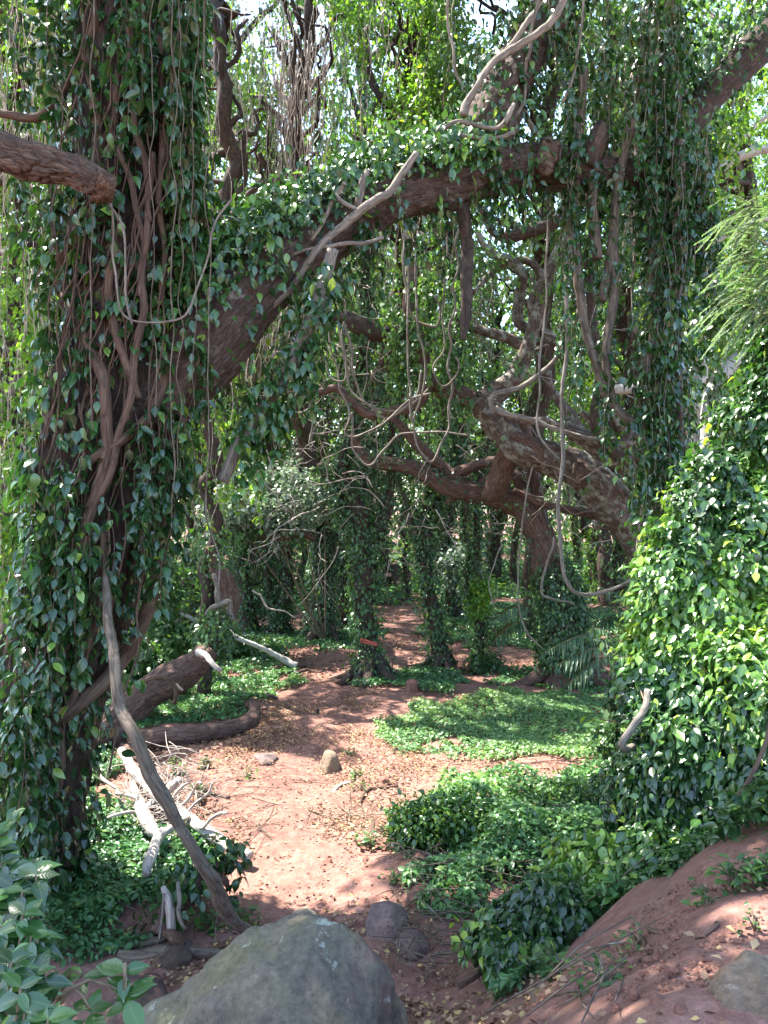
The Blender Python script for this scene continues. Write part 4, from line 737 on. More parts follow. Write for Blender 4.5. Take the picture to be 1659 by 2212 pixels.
# grey branching tree high right
gb = tree('grey_branched_tree', 'slim grey tree with bare spreading branches high beside the ivy column', A(*G(1500, 1420)))
limb(gb, [(1510, 1400, 26, 15), (1505, 900, 22, 14.5), (1500, 600, 18, 14), (1515, 450, 15, 14), (1540, 390, 13, 14), (1570, 350, 11, 14), (1620, 330, 10, 14), (1680, 320, 9, 14)], 14, 'bark_pale', name='trunk')
for l in ([(1540, 390, 10), (1545, 340, 9), (1552, 310, 8), (1545, 250, 6), (1530, 150, 5)], [(1570, 350, 7), (1600, 300, 6), (1660, 250, 5)], [(1500, 620, 10), (1540, 540, 9), (1590, 500, 8), (1660, 470, 6)], [(1560, 360, 6), (1580, 250, 5), (1560, 150, 4), (1600, 40, 3)], [(1500, 700, 9), (1450, 640, 8), (1400, 560, 7), (1390, 430, 6)]): limb(gb, l, 14, 'bark_pale', seg=10)
# fallen tree with snag, left
fl = thing('fallen_tree', 'red-brown fallen trunk, ivy at its bend, rising into a broken snag', 'fallen tree', G(330, 1560))
limb(fl, [(225, 1580, 30, 10.6), (280, 1545, 36, 10.7), (320, 1505, 35, 10.8), (365, 1475, 36, 10.9), (405, 1450, 32, 11), (432, 1425, 26, 11.1), (448, 1405, 24, 11.2)], 11, 'bark_log', name='trunk', seg=72, step=.025, plate=(.022, .07, .16))
limb(fl, [(448, 1408, 20, 11.3), (458, 1370, 22, 11.6), (478, 1330, 22, 11.9), (490, 1295, 22, 12), (484, 1262, 23, 12), (474, 1235, 19, 12), (468, 1215, 13, 12), (455, 1180, 9, 12)], 12, 'bark_log', name='snag', seg=48, step=.03, plate=(.02, .05, .22))
limb(fl, [(425, 1410, 8, 10.9), (440, 1412, 6.5, 10.8), (460, 1432, 6, 10.6), (478, 1449, 5.5, 10.5)], 11, 'deadwood', name='broken_branch', seg=12)
limb(fl, [(380, 1480, 5, 10.6), (388, 1485, 4, 10.5), (394, 1492, 3, 10.45)], 11, 'deadwood', name='broken_branch', seg=8)
limb(fl, [(300, 1480, 6, 10.4), (335, 1466, 6, 10.4), (365, 1470, 6, 10.35), (378, 1500, 5, 10.35), (376, 1520, 4, 10.4)], 11, 'vine_tan', name='clinging_vine', seg=8)
limb(fl, [(448, 1335, 6), (458, 1310, 6), (480, 1298, 7), (493, 1300, 6), (500, 1330, 7), (505, 1345, 5)], 11.6, 'vine_grey', name='clinging_vine', seg=8)
limb(fl, [(462, 1240, 5), (468, 1290, 6), (478, 1320, 6), (492, 1350, 6), (494, 1370, 4)], 11.6, 'vine_grey', name='clinging_vine', seg=8)
L = Leaves(); q, rr = pth([(452, 1420, 24), (460, 1385, 30), (468, 1350, 28), (478, 1325, 20)], 11.4); q, rr = resample(q, rr, .05); ivy(L, q, rr, 1300, .06, thick=.05, tone=(0, .6))
q, rr = pth([(475, 1240, 22), (470, 1200, 30), (470, 1150, 40)], 12.2); q, rr = resample(q, rr, .05); ivy(L, q, rr, 500, .065, thick=.10, tone=(0, .8)); L.build('ivy', 'leaf_mid', fl, TM)
# ivied horizontal limb at left-back
lb = ivied('bowed_tree', 'ivy-covered tree bowed flat with a red broken limb tip, behind the snag', [(400, 1370, 26), (402, 1300, 22), (410, 1230, 19), (430, 1180, 18), (470, 1158, 17), (510, 1140, 16), (560, 1132, 15), (605, 1128, 12)], 15.5, [([(560, 1150, 12), (610, 1152, 11), (650, 1150, 9), (680, 1165, 7)], 'bark_log', .1)], 1500, .10, mat='bark_log', thick=.12, tone=(.1, .8), hang=40)
# ================================================================ hanging lianas
def liana(label, lst, d, mat='vine_grey', wob=.014, name='liana', group=None, k=1.0):
    t = Tubes(); q, rr = pth([(a, b, c*k*(.72 if c < 5 else .85 if c < 8 else 1)*R.uniform(.78, 1.15), *e) for a, b, c, *e in lst], d); t.add(q, rr, seg=9, rough=.10, wob=wob, step=.035)
    return props(t.build(name, mat, None, q[0]), label, 'liana', group)
def ln(label, w, d, *xy, mat='vine_grey', **k): return liana(label, [(x, y, w) for x, y in xy], d, mat, **k)
ln('pale liana hanging in a hooked double loop among leaves below the arch', 3.6, 9.5, (862, 300), (868, 420), (873, 553), (875, 593), (880, 630), (883, 666), (900, 690), (920, 702), (938, 706), (948, 690), (950, 660), (938, 640))
ln('long pale liana drooping in a deep V to the leaning trunk', 3.6, 9.2, (886, 850), (888, 893), (898, 946), (923, 996), (946, 980), (963, 936), (973, 886), (973, 820), (970, 766), (975, 700), (985, 600), (990, 480), (1000, 400), (1012, 250))
ln('pale liana with a narrow U bend beside the dark upright limb', 3.6, 9.4, (876, 420), (884, 560), (880, 690), (881, 740), (883, 806), (886, 853), (888, 905), (900, 890), (913, 853), (916, 770), (905, 706), (897, 640), (900, 540))
ln('short pale liana looped like a ladle next to the deep V liana', 3.2, 9.1, (966, 500), (962, 600), (958, 690), (956, 753), (938, 785), (938, 808), (953, 830), (973, 826), (990, 806), (992, 786), (984, 770))
ln('long thin liana sagging far down then sweeping up to the twisted limb', 3.2, 9.8, (725, 380), (715, 600), (713, 740), (730, 806), (740, 853), (752, 896), (748, 930), (770, 943), (813, 926), (843, 903), (886, 862), (930, 850))
ln('brownish liana dropping from the arch in a small basket curve', 3, 9.6, (728, 500), (736, 586), (746, 653), (740, 740), (750, 800), (743, 826), (716, 820), (706, 786), (700, 740), (690, 640), (694, 480))
ln('loose crooked liana dangling free with a kinked tip', 2.6, 8.8, (700, 450), (690, 690), (680, 766), (670, 806), (671, 853), (668, 890), (675, 913), (668, 953), (673, 976))
ln('slender liana hung as a smile below the long red limb', 3, 9.8, (760, 890), (763, 946), (766, 976), (786, 1003), (806, 1003), (830, 970), (870, 936), (950, 935), (1010, 940))
ln('liana bundled along the top of the curved red branch', 3.4, 10.5, (730, 700), (750, 816), (770, 853), (806, 886), (832, 900), (866, 886), (900, 850), (910, 800))
ln('second liana bundled on the curved red branch, running lower', 3.2, 10.6, (745, 700), (762, 760), (766, 820), (790, 872), (838, 892), (886, 876), (925, 840))
ln('straight thin liana dropping from the arch limb past the twisting limbs', 3.4, 7.4, (1186, 380), (1183, 480), (1178, 653), (1169, 786), (1161, 853), (1164, 930), (1189, 970), (1212, 996))
ln('thickest pale liana sweeping from the ivy column into a wide hook', 6.4, 8.0, (1238, 380), (1246, 480), (1250, 580), (1252, 653), (1242, 705), (1216, 755), (1173, 803), (1133, 828), (1095, 840), (1070, 848), (1060, 864), (1068, 884), (1098, 899), (1160, 913), (1210, 930), (1270, 945), (1330, 950))
ln('long knotted liana falling from the column, swung out in a great loop to the thicket', 5, 7.3, (1218, 420), (1223, 553), (1225, 686), (1221, 786), (1212, 936), (1214, 1000), (1212, 1060), (1209, 1106), (1206, 1173), (1213, 1229), (1232, 1266), (1256, 1287), (1293, 1288), (1333, 1270), (1364, 1246), (1376, 1216), (1379, 1180), (1390, 1090))
ln('thin upright liana curving in to the ivied foot of the reddish tree', 2.6, 11.5, (1150, 1010), (1129, 1106), (1123, 1206), (1119, 1306), (1133, 1359), (1170, 1400))
ln('small grey liana bowed against the ivied foot of the reddish tree', 3.4, 12.2, (1196, 1160), (1189, 1199), (1169, 1256), (1173, 1284), (1199, 1296), (1225, 1298), (1240, 1306))
ln('pale liana hanging free between the rising limb and the ivy column', 4, 7.0, (1268, -60), (1266, 0), (1256, 67), (1246, 133), (1226, 180), (1216, 222))
ln('bright straight liana hanging down to the rising limb of the arch', 4.4, 6.9, (968, -60), (965, 0), (973, 67), (983, 140), (1000, 190))
ln('thin liana from the rotten limb splitting before the vine stems', 3.4, 4.6, (222, 420), (240, 458), (263, 497), (273, 540), (276, 590), (272, 650), (285, 700))
ln('thin liana slung in a wide U across the huge trunk', 3, 4.9, (240, 430), (246, 553), (246, 620), (256, 660), (283, 688), (320, 699), (366, 691), (408, 665), (433, 613), (446, 553), (470, 478), (500, 430))
for i, (x0, y0, x1, y1, w) in enumerate(((372, 620, 371, 1120, 2.4), (452, 820, 446, 1130, 2.2), (197, 720, 200, 930, 2.2), (330, 460, 336, 900, 1.8), (392, 560, 384, 1010, 1.8), (415, 600, 420, 880, 1.6))):
    ln('thin grey stem hanging straight in front of the huge trunk', w, 4.9+.05*i, (x0+R.normal(0, 10), -80), (x0+R.normal(0, 5), y0*.5), (x0, y0), ((x0*2+x1)/3+R.normal(0, 3), (y0*2+y1)/3), ((x0+2*x1)/3+R.normal(0, 4), (y0+2*y1)/3), (x1, y1), mat='vine_dark', k=.8, group='thin stems hanging before the huge trunk')
ln('long thin liana ending beside the broken snag', 2.4, 6.0, (447, 1040), (446, 1106), (460, 1173), (470, 1213), (468, 1300))
ln('thick pale liana crossing the middle of the arch limb', 9, 6.0, (900, 330), (886, 353), (846, 407), (810, 430), (753, 480), (700, 522), (650, 585), (595, 655), (540, 700), (470, 745), (400, 790), (340, 850))
ln('pale liana lying low along the arch, rising to a bare tip', 5, 6.0, (828, 512), (786, 530), (753, 533), (686, 537), (640, 552), (600, 590), (553, 605), (493, 616), (430, 632), (370, 660))
ln('short pale stem leaning up the arch among the leaves', 6, 6.0, (745, 395), (713, 443), (690, 490), (672, 520))
ln('stub of vine propped on the crossing liana of the arch', 6, 6.0, (724, 420), (745, 438), (775, 455))
ln('grey vine pinned upright against the arch', 8, 6.1, (795, 370), (783, 405), (770, 450))
ln('grey vine lying along the top of the arch under the rising limb', 7, 6.6, (1110, 225), (1098, 255), (1075, 272), (1040, 272), (986, 268), (940, 285))
ln('second grey vine wrapped round the base of the rising limb', 6, 6.6, (1112, 285), (1080, 297), (1045, 298), (1010, 293), (975, 292), (950, 300))
ln('vine stem climbing the rising limb in a double twist', 8, 6.6, (1000, 250), (1010, 215), (1050, 150), (1110, 110), (1160, 70), (1215, 10), (1240, -50))
ln('slim vine running straight up beside the double twist', 7, 6.65, (1005, 245), (1030, 180), (1060, 140), (1110, 90), (1150, 30))
ln('bare vine arcing over the sky gap by the rising limb', 5, 7.0, (1165, -20), (1140, 120), (1130, 210), (1105, 270), (1070, 300))
ln('pale leaning stem partly clad in leaves, dropping from the arch to its lower side', 14, 5.9, (720, 540), (700, 600), (672, 690), (640, 775), (600, 835), (560, 890), (520, 960), (480, 1040))
L = Leaves(); q, rr = pth([(705, 590, 18), (680, 680, 20), (650, 760, 18), (610, 830, 18), (560, 895, 18), (520, 960, 14)], 5.85); q, rr = resample(q, rr, .05); ivy(L, q, rr*1.1, 650, .078, thick=.06, tone=(.1, .95))
for _ in range(16):
    k = R.integers(0, len(q)); strand(L, None, q[k]+rv(1)[0]*.08, R.uniform(.3, .8), .078, gap=.045, tone=(.2, 1))
props(L.build('ivy', 'leaf_dark', None, TN, loc=q[0]), 'curtain of leaves draped on the pale leaning stem below the arch', 'ivy')
# bent dark sapling stem in front of the path
o = liana('dark bent sapling stem curving down over the dead branches to the boulder', [(235, 1080, 7, 5.7), (228, 1200, 8, 5.5), (233, 1340, 9.5, 5.1), (247, 1406, 11, 4.9), (253, 1473, 12, 4.75), (263, 1540, 13, 4.7), (290, 1590, 14, 4.6), (317, 1656, 14, 4.6), (353, 1716, 14.5, 4.6), (393, 1792, 15, 4.65), (437, 1869, 15.5, 4.7), (460, 1906, 16.5, 4.75), (483, 1959, 15, 4.85), (520, 1999, 13.5, 4.95), (555, 2022, 13, 5.05), (600, 2048, 12, 5.12)], 4.6, 'vine_dark', .006, 'bent_sapling'); o['category'] = 'sapling'
# ================================================================ logs and deadwood
def gl(l): return [(np.append(G(px, py)[:2], 0), w, h) for px, py, w, h in l]
def log(name, label, lst, mat, cat='log', parts=(), flat=True, **k):
    """lst: (px, py, radius_px, height of axis above its resting place in radii)"""
    pts, rad = [], []
    for px, py, w in lst:
        g = G(px, py); r = w/FPX*g[1]; g[2] += r*.8; pts.append(g); rad.append(r)
    t = Tubes(); k.setdefault('seg', 18); k.setdefault('rough', .10); k.setdefault('step', .04); k.setdefault('wob', .015); t.add(pts, rad, **k)
    return props(t.build(name, mat, None, pts[0]), label, cat)
log('log', 'long dark fallen log bending up at its end beside the path', [(300, 1622, 22), (350, 1610, 21), (400, 1606, 20), (450, 1598, 18), (500, 1588, 16), (535, 1572, 15), (548, 1556, 13), (547, 1528, 10)], 'bark_log', flute=.08, jag=.015)
log('log', 'dark log half hidden in ivy near the huge trunk', [(120, 1642, 24), (170, 1632, 22), (230, 1612, 22), (270, 1606, 18)], 'bark_dark')
def on(lst, f=.955): return [(a, b, c, G(a, b)[1]*(f if len(e) < 1 else e[0])) for a, b, c, *e in lst]
white = thing('dead_branch', 'sun-bleached white fallen branch, the longest, its sawn end on the path', 'branch', G(420, 1800))
def air(lst, d): return [(a, b, c, dd) for a, b, c, dd in lst]
branch('main_stem', on([(262, 1622, 9, .90), (286, 1660, 11, .91), (318, 1692, 13, .92), (350, 1726, 13, .925), (380, 1752, 12, .93), (420, 1780, 12, .935), (450, 1800, 12.5, .94), (485, 1822, 13, .95), (520, 1842, 13.5, .965), (541, 1852, 13, .97)]), 7, 'deadwood', white, seg=20, rough=.07, wob=.01, step=.04)
branch('side_branch', on([(345, 1728, 9, .93), (362, 1705, 9, .91), (378, 1692, 8, .9), (388, 1684, 8, .89)]), 7, 'deadwood', white, seg=12)
for l in ([(372, 1745, 4, 7.5), (395, 1725, 4, 7.3), (420, 1700, 3, 7.2), (436, 1692, 2.4, 7.1)], [(370, 1738, 4, 7.5), (385, 1710, 3.5, 7.4), (405, 1692, 3, 7.3)], [(432, 1788, 4, 7.1), (455, 1772, 3.5, 6.9), (490, 1756, 3, 6.8)], [(400, 1765, 3.4, 7.3), (425, 1735, 3, 7.1), (448, 1712, 2.6, 7.0), (460, 1690, 2, 7)]): branch('twig', on([(a, b, c, .93-.025*i_) for i_, (a, b, c, _d) in enumerate(l)]), 7, 'deadwood', white, seg=7, wob=.02)
w2 = thing('dead_branch', 'white crooked dead branch forked in a Y, in front of the longest one', 'branch', G(325, 1850))
branch('main_stem', on([(286, 1690, 7), (298, 1725, 9), (306, 1752, 13), (312, 1775, 15), (328, 1795, 12), (350, 1800, 9), (380, 1780, 7, .93), (410, 1762, 5, .91)], .94), 7, 'deadwood', w2, seg=16, rough=.12, wob=.01)
branch('side_branch', on([(350, 1796, 10), (340, 1815, 11), (330, 1838, 12), (322, 1860, 11.5), (316, 1885, 10)], .935), 7, 'deadwood', w2, seg=16, rough=.12)
branch('side_branch', on([(308, 1750, 8), (330, 1735, 8), (345, 1722, 6)], .94), 7, 'deadwood', w2, seg=10)
branch('twig', on([(298, 1725, 5), (265, 1712, 4), (235, 1690, 3.5), (205, 1660, 3)], .92), 7, 'deadwood', w2, seg=8, wob=.03)
branch('twig', on([(290, 1755, 4), (262, 1760, 4), (233, 1767, 3)], .93), 7, 'deadwood', w2, seg=8, wob=.01)
log('log', 'thin reddish pole lying across the litter behind the white branches', [(230, 1588, 6), (270, 1622, 7), (310, 1655, 7), (370, 1682, 6), (430, 1706, 6), (494, 1728, 5)], 'bark_log', seg=10)
log('log', 'straight brown log lying below the ivy beside the boulder', [(255, 2075, 12), (300, 2072, 13), (360, 2070, 13), (420, 2066, 12), (470, 2064, 12), (508, 2070, 9)], 'vine_dark')
log('log', 'grey gnarled branch lying behind the straight brown log', [(200, 2066, 6), (270, 2050, 7), (330, 2040, 8), (360, 2030, 7)], 'vine_dark')
stp = thing('broken_trunk', 'splintered brown broken trunk draped with ivy under the bent sapling', 'broken trunk', G(380, 2020))
branch('trunk', [(345, 2020, 26, 5.25), (370, 1970, 25, 5.35), (398, 1938, 24, 5.45), (430, 1908, 21, 5.55), (462, 1886, 18, 5.65), (495, 1872, 13, 5.75), (512, 1864, 6, 5.8)], 5.8, 'bark_log', stp, seg=24, rough=.15, jag=.03)
branch('splinter', [(352, 1915, 5, 5.1), (362, 1940, 9, 5.1), (368, 1975, 9, 5.1), (370, 2008, 9, 5.1), (372, 2018, 6, 5.1)], 5.5, 'deadwood', stp, seg=14, jag=.05)
branch('splinter', [(362, 2012, 12, 5.1), (380, 2028, 13, 5.05), (395, 2045, 7, 5.05)], 5.5, 'heart', stp, seg=12, jag=.08)
branch('splinter', [(470, 1905, 8, 5.45), (485, 1900, 9, 5.4), (492, 1915, 5, 5.4)], 5.9, 'heart', stp, seg=10, jag=.1)
branch('clinging_vine', [(384, 1905, 4, 5.1), (388, 1940, 4.5, 5.05), (386, 1975, 4.5, 5.05), (395, 2000, 4, 5.05), (402, 2004, 3, 5.05)], 5.5, 'vine_grey', stp, seg=7)
branch('clinging_vine', [(354, 1930, 3, 5.08), (350, 1980, 3, 5.08), (345, 2030, 3, 5.08)], 5.5, 'vine_grey', stp, seg=7)
L = Leaves(); q, rr = pth([(355, 1985, 24, 5.22), (398, 1930, 24, 5.42), (440, 1895, 20, 5.45), (480, 1870, 16, 5.68), (515, 1850, 10, 5.75)]); q, rr = resample(q, rr, .04); ivy(L, q, rr*1.1, 420, .085, thick=.06, up=.9, tone=(0, .8))
for x, y in ((500, 1870), (512, 1868), (488, 1868), (520, 1862), (470, 1880)): strand(L, None, P(x, y, 5.68), R.uniform(.12, .3), .08, gap=.05, tone=(0, .3))
L.build('ivy', 'leaf_dark', stp, TN)
o = liana('long pale pole propped from the snag down onto the path edge', [(388, 1324, 4, 13.4), (410, 1334, 6, 13.5), (440, 1348, 6.5, 13.6), (480, 1358, 6.5, 13.8), (510, 1372, 6.5, 13.9), (555, 1394, 7, 14), (600, 1420, 7.5, 14.1), (640, 1440, 8, 14.1)], 14, 'bark_pale', .02, 'leaning_pole'); o['category'] = 'pole'
o = liana('thin dry stick sloping down behind the broken snag', [(545, 1275, 3), (575, 1305, 3), (610, 1322, 2.6), (640, 1335, 2)], 14.5, 'twig', .02, 'stick'); o['category'] = 'stick'
for lab, l, m, r_ in (('dark forked branch on the ground where the pale pole lands', [(580, 1452, 4), (620, 1443, 5), (660, 1440, 5), (650, 1428, 3)], 'bark_log', 1), ('short dark log by the path under the pale pole', [(640, 1458, 4), (665, 1452, 4), (694, 1454, 3)], 'bark_log', 1),
    ('gnarled red root piece at the path edge below the sign', [(722, 1470, 4), (735, 1478, 7), (752, 1472, 8), (768, 1462, 7), (782, 1456, 6)], 'bark_log', 1), ('brown mossy log leading to the foot of the sign tree', [(762, 1465, 7), (790, 1452, 8), (818, 1447, 7)], 'bark_lichen', 1),
    ('pink-brown fallen log on the far side of the thickest trunk', [(560, 1312, 5), (590, 1306, 6), (622, 1300, 8), (640, 1292, 8), (656, 1280, 7), (668, 1277, 4)], 'bark_log', 1), ('dark fallen bough across the far path', [(840, 1300, 3), (870, 1299, 4), (905, 1298, 4)], 'bark_dark', 1),
    ('small grey driftwood lying on the bright ivy carpet', [(1036, 1602, 3), (1050, 1605, 4), (1068, 1612, 3)], 'deadwood', 1), ('pinkish stick standing out of the ivy carpet', [(1070, 1640, 3), (1090, 1630, 4), (1086, 1612, 3)], 'deadwood', 1),
    ('gnarled fallen branches by the foot of the thicket', [(1272, 1462, 4), (1300, 1455, 6), (1325, 1462, 5), (1350, 1470, 3)], 'bark_log', 1), ('dark root at the edge of the left ivy', [(556, 1500, 5), (575, 1508, 5), (600, 1512, 3)], 'bark_lichen', 1),
    ('pale twig lying before the stone on the path clearing', [(713, 1720, 3), (735, 1700, 3.6), (757, 1692, 2.6)], 'deadwood', 1), ('thin root snaking over the clearing toward the mound', [(860, 1700, 2.6), (800, 1708, 3), (778, 1735, 3.4), (790, 1765, 3.6), (806, 1790, 4), (810, 1815, 4)], 'vine_tan', 1),
    ('long thin root crossing the clearing into the ivy', [(744, 1752, 2), (790, 1765, 2.4), (830, 1790, 3), (870, 1810, 3)], 'vine_grey', 1), ('pale root arching toward the thicket over bare soil', [(870, 1738, 2.6), (920, 1722, 2.8), (960, 1700, 2.6), (1060, 1690, 2.4)], 'vine_grey', 1),
    ('weathered grey branch lying on top of the bank ivy', [(1000, 1842, 5), (1020, 1830, 8), (1040, 1818, 8), (1052, 1815, 6)], 'deadwood', 1.0), ('thin bowed grey twig over the bank ivy', [(1070, 1870, 2.4), (1090, 1830, 3), (1088, 1805, 3), (1070, 1795, 2.6)], 'deadwood', 1),
    ('thick brown root emerging under the ivy at the foot of the bank', [(990, 2140, 9), (1020, 2120, 12), (1045, 2090, 12)], 'bark_log', 1), ('twisted brown twig on the bare bank below the ivy', [(1378, 2080, 4), (1392, 2050, 4.5), (1388, 2030, 4), (1382, 2018, 3)], 'vine_tan', 1),
    ('short brown stick half buried in the bare bank', [(1400, 2008, 4), (1430, 2008, 5), (1450, 2006, 3)], 'vine_tan', 1), ('thin forked stick lying higher up the bare bank', [(1488, 1942, 3), (1505, 1962, 3.5), (1522, 1980, 3)], 'vine_tan', 1), ('straight stick on the bare bank above the tan rock', [(1500, 2028, 3), (1530, 2010, 3.5), (1548, 1996, 4)], 'vine_tan', 1)):
    log('stick' if l[1][2] < 7 else 'log', lab, l, m, 'stick' if l[1][2] < 7 else 'log', seg=9, step=.03)
o = thing('deadwood_pile', 'tangle of dry twigs caught around the white dead branches', 'twig pile', G(330, 1790)); tb = Tubes()
for _ in range(230):
    c = G(R.normal(350, 48), R.normal(1757, 40)); c[2] += R.uniform(.03, .32); c[2] = max(c[2], float(height(c[0], c[1]))+.03); dv = unit(rv(1))[0]; dv[2] = dv[2]*.5+.1; l_ = R.uniform(.10, .32); e = c+dv*l_; e[2] = max(e[2], float(height(e[0], e[1]))+.02)
    tb.add([c-dv*l_*.6, c+rv(1)[0]*.03, e], [.0055, .0045, .002], seg=5, rough=0, step=.07)
props(tb.build('twig_tangle', 'twig', o), kind='stuff')
tb = Tubes()
for px0, px1, py0, py1, n in ((850, 1000, 1860, 2010, 40), (900, 1120, 1750, 1900, 90), (1050, 1340, 1760, 2000, 160), (860, 1000, 2000, 2120, 40), (300, 480, 1980, 2040, 30), (640, 900, 1680, 1800, 26), (430, 600, 1690, 1830, 26), (1200, 1340, 2080, 2200, 10)):
    for _ in range(n):
        c = G(R.uniform(px0, px1), R.uniform(py0, py1)); a = R.uniform(0, 6.28); dv = A(math.cos(a), math.sin(a), 0); l_ = R.uniform(.08, .35); lift = .02 if px0 in (640, 430) else R.uniform(.02, .16)
        pp = [c-dv*l_, c+rv(1)[0]*.02, c+dv*l_]
        for v in pp: v[2] = float(height(v[0], v[1]))+lift+R.uniform(-.012, .05)*(lift > .03)
        tb.add(pp, [.003, .004, .002], seg=4, rough=0, step=.1)
props(tb.build('twig_debris', 'vine_dark', None, (0, 6, 0)), 'loose dry twigs scattered over the litter and through the ivy', 'twigs', kind='stuff')
# ================================================================ rocks
def icos(k):
    import bmesh
    bm = bmesh.new(); bmesh.ops.create_icosphere(bm, subdivisions=k, radius=1); V_ = np.array([v.co[:] for v in bm.verts]); F = np.array([[v.index for v in f.verts] for f in bm.faces]); bm.free(); return V_, F
I6, I4 = icos(6), icos(4)
def rock(label, c, planes, mat, p=14, nz=.03, ico=I4, cat='rock', seed=0, ridge=0):
    u, F = ico; s = 0
    for n, h in planes:
        d = np.maximum(u@unit(A(*n)), 1e-4)/h; s = s+d**p
    r = s**(-1./p); g = np.random.default_rng(seed+11); f = 0
    for k in range(16):
        q = g.normal(0, 1, 3)*(2.2+k*1.1); f = f+np.sin(u@q+g.uniform(0, 6.28))/(1+.45*k)
    for k in range(14):
        q = g.normal(0, 1, 3)*(14+4*k); f = f+.10*np.sin(u@q+g.uniform(0, 6.28)+2*np.sin(u@g.normal(0, 5, 3)))
    r = r*(1+nz*f)
    if ridge: r = r*(1-ridge*np.exp(-((u@unit(A(.55, .5, -.35))-.12+.05*np.sin(u[:, 2]*6))/.03)**2))
    V_ = c+u*r[:, None]
    return props(mesh('boulder' if cat == 'boulder' else 'rock', V_, F, mat, None, c), label, cat)
k = 3.1/FPX
c0 = P(655, 2320, 3.1)
rock('large mossy grey-green boulder with red patches at the start of the path', c0, [((-.56, -.06, .83), 300*k), ((.1, .05, 1), 338*k), ((.74, .08, .68), 306*k), ((1, 0, .12), 236*k), ((.1, -.72, .70), 300*k), ((.9, -.5, .3), 246*k), ((.48, -.52, .72), 292*k), ((-.5, -.6, .62), 300*k), ((0, -1, -.1), 330*k), ((0, 1, .25), 190*k), ((-1, 0, -.1), 420*k), ((0, 0, -1), 420*k), ((.5, .7, .6), 230*k), ((-.45, .7, .55), 235*k)], 'rock_green', 34, .034, I6, 'boulder', 3, .10)
c1 = P(1648, 2222, 2.3); k = 2.3/FPX
rock('tan angular rock on the bare red bank', c1, [((-.25, -.1, 1), 128*k), ((-.9, 0, .42), 138*k), ((-1, 0, -.1), 150*k), ((.4, 0, .9), 118*k), ((0, -1, .3), 120*k), ((-.5, -.8, .3), 130*k), ((0, 1, .3), 120*k), ((1, 0, 0), 160*k), ((0, 0, -1), 200*k), ((-.6, .5, .6), 125*k)], 'rock_tan', 34, .030, I6, 'rock', 5)
def lump(label, px, py, w, h, mat, seed, cat='rock', tall=1.0):
    g = G(px, py); s = g[1]/FPX; w_, h_ = w*s, h*s; rg = np.random.default_rng(seed+50); c = g+A(0, 0, h_*.25)
    pl = [((-.5, -.3, .8), h_*.72), ((.5, -.2, .85), h_*.70), ((0, .2, 1), h_*.78)]+[((math.cos(a), math.sin(a), rg.uniform(-.1, .45)), w_*.5*rg.uniform(.8, 1.1)) for a in np.linspace(0, 6.28, 7)[:-1]+rg.uniform(0, 1)]+[((0, 0, -1), h_*.6)]
    return rock(label, c, pl, mat, 14, .02, I4, cat, seed)
lump('purplish rock at the foot of the bank ivy beyond the boulder', 842, 2010, 96, 50, 'rock_purple', 1); lump('reddish small rock behind the purplish rock', 905, 1955, 56, 36, 'rock_red', 2); lump('flat purplish rock in front of the purplish one', 895, 2045, 66, 28, 'rock_purple', 3)
lump('upright purple-grey stone under the leafy mound', 868, 1815, 46, 66, 'rock_purple', 4); lump('low brown stone lying in the path clearing', 714, 1660, 44, 38, 'rock_tan', 5); lump('pinkish round stone in the shaded ivy', 890, 1492, 26, 24, 'rock_red', 6)
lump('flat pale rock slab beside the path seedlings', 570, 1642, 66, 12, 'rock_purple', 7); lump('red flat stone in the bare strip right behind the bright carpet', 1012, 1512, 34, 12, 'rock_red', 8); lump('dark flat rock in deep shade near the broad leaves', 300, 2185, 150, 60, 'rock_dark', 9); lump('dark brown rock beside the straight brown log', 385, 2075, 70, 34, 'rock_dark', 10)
for i, (px, py, w) in enumerate(((1350, 2110, 26), (1370, 2150, 22), (1290, 2150, 30), (1445, 2100, 18), (1262, 2100, 22), (1340, 2050, 20), (830, 1690, 22), (690, 1740, 14), (940, 1690, 14), (790, 1860, 14), (1420, 2170, 34), (1470, 2190, 30), (905, 1860, 30), (1330, 2180, 18), (1560, 2030, 14), (1420, 2060, 12))):
    o = lump('small reddish pebble lying loose on the red soil', px, py, w, w*.6, 'rock_red', 20+i, 'pebble'); o.name = 'pebble'; o['group'] = 'pebbles on the red soil'
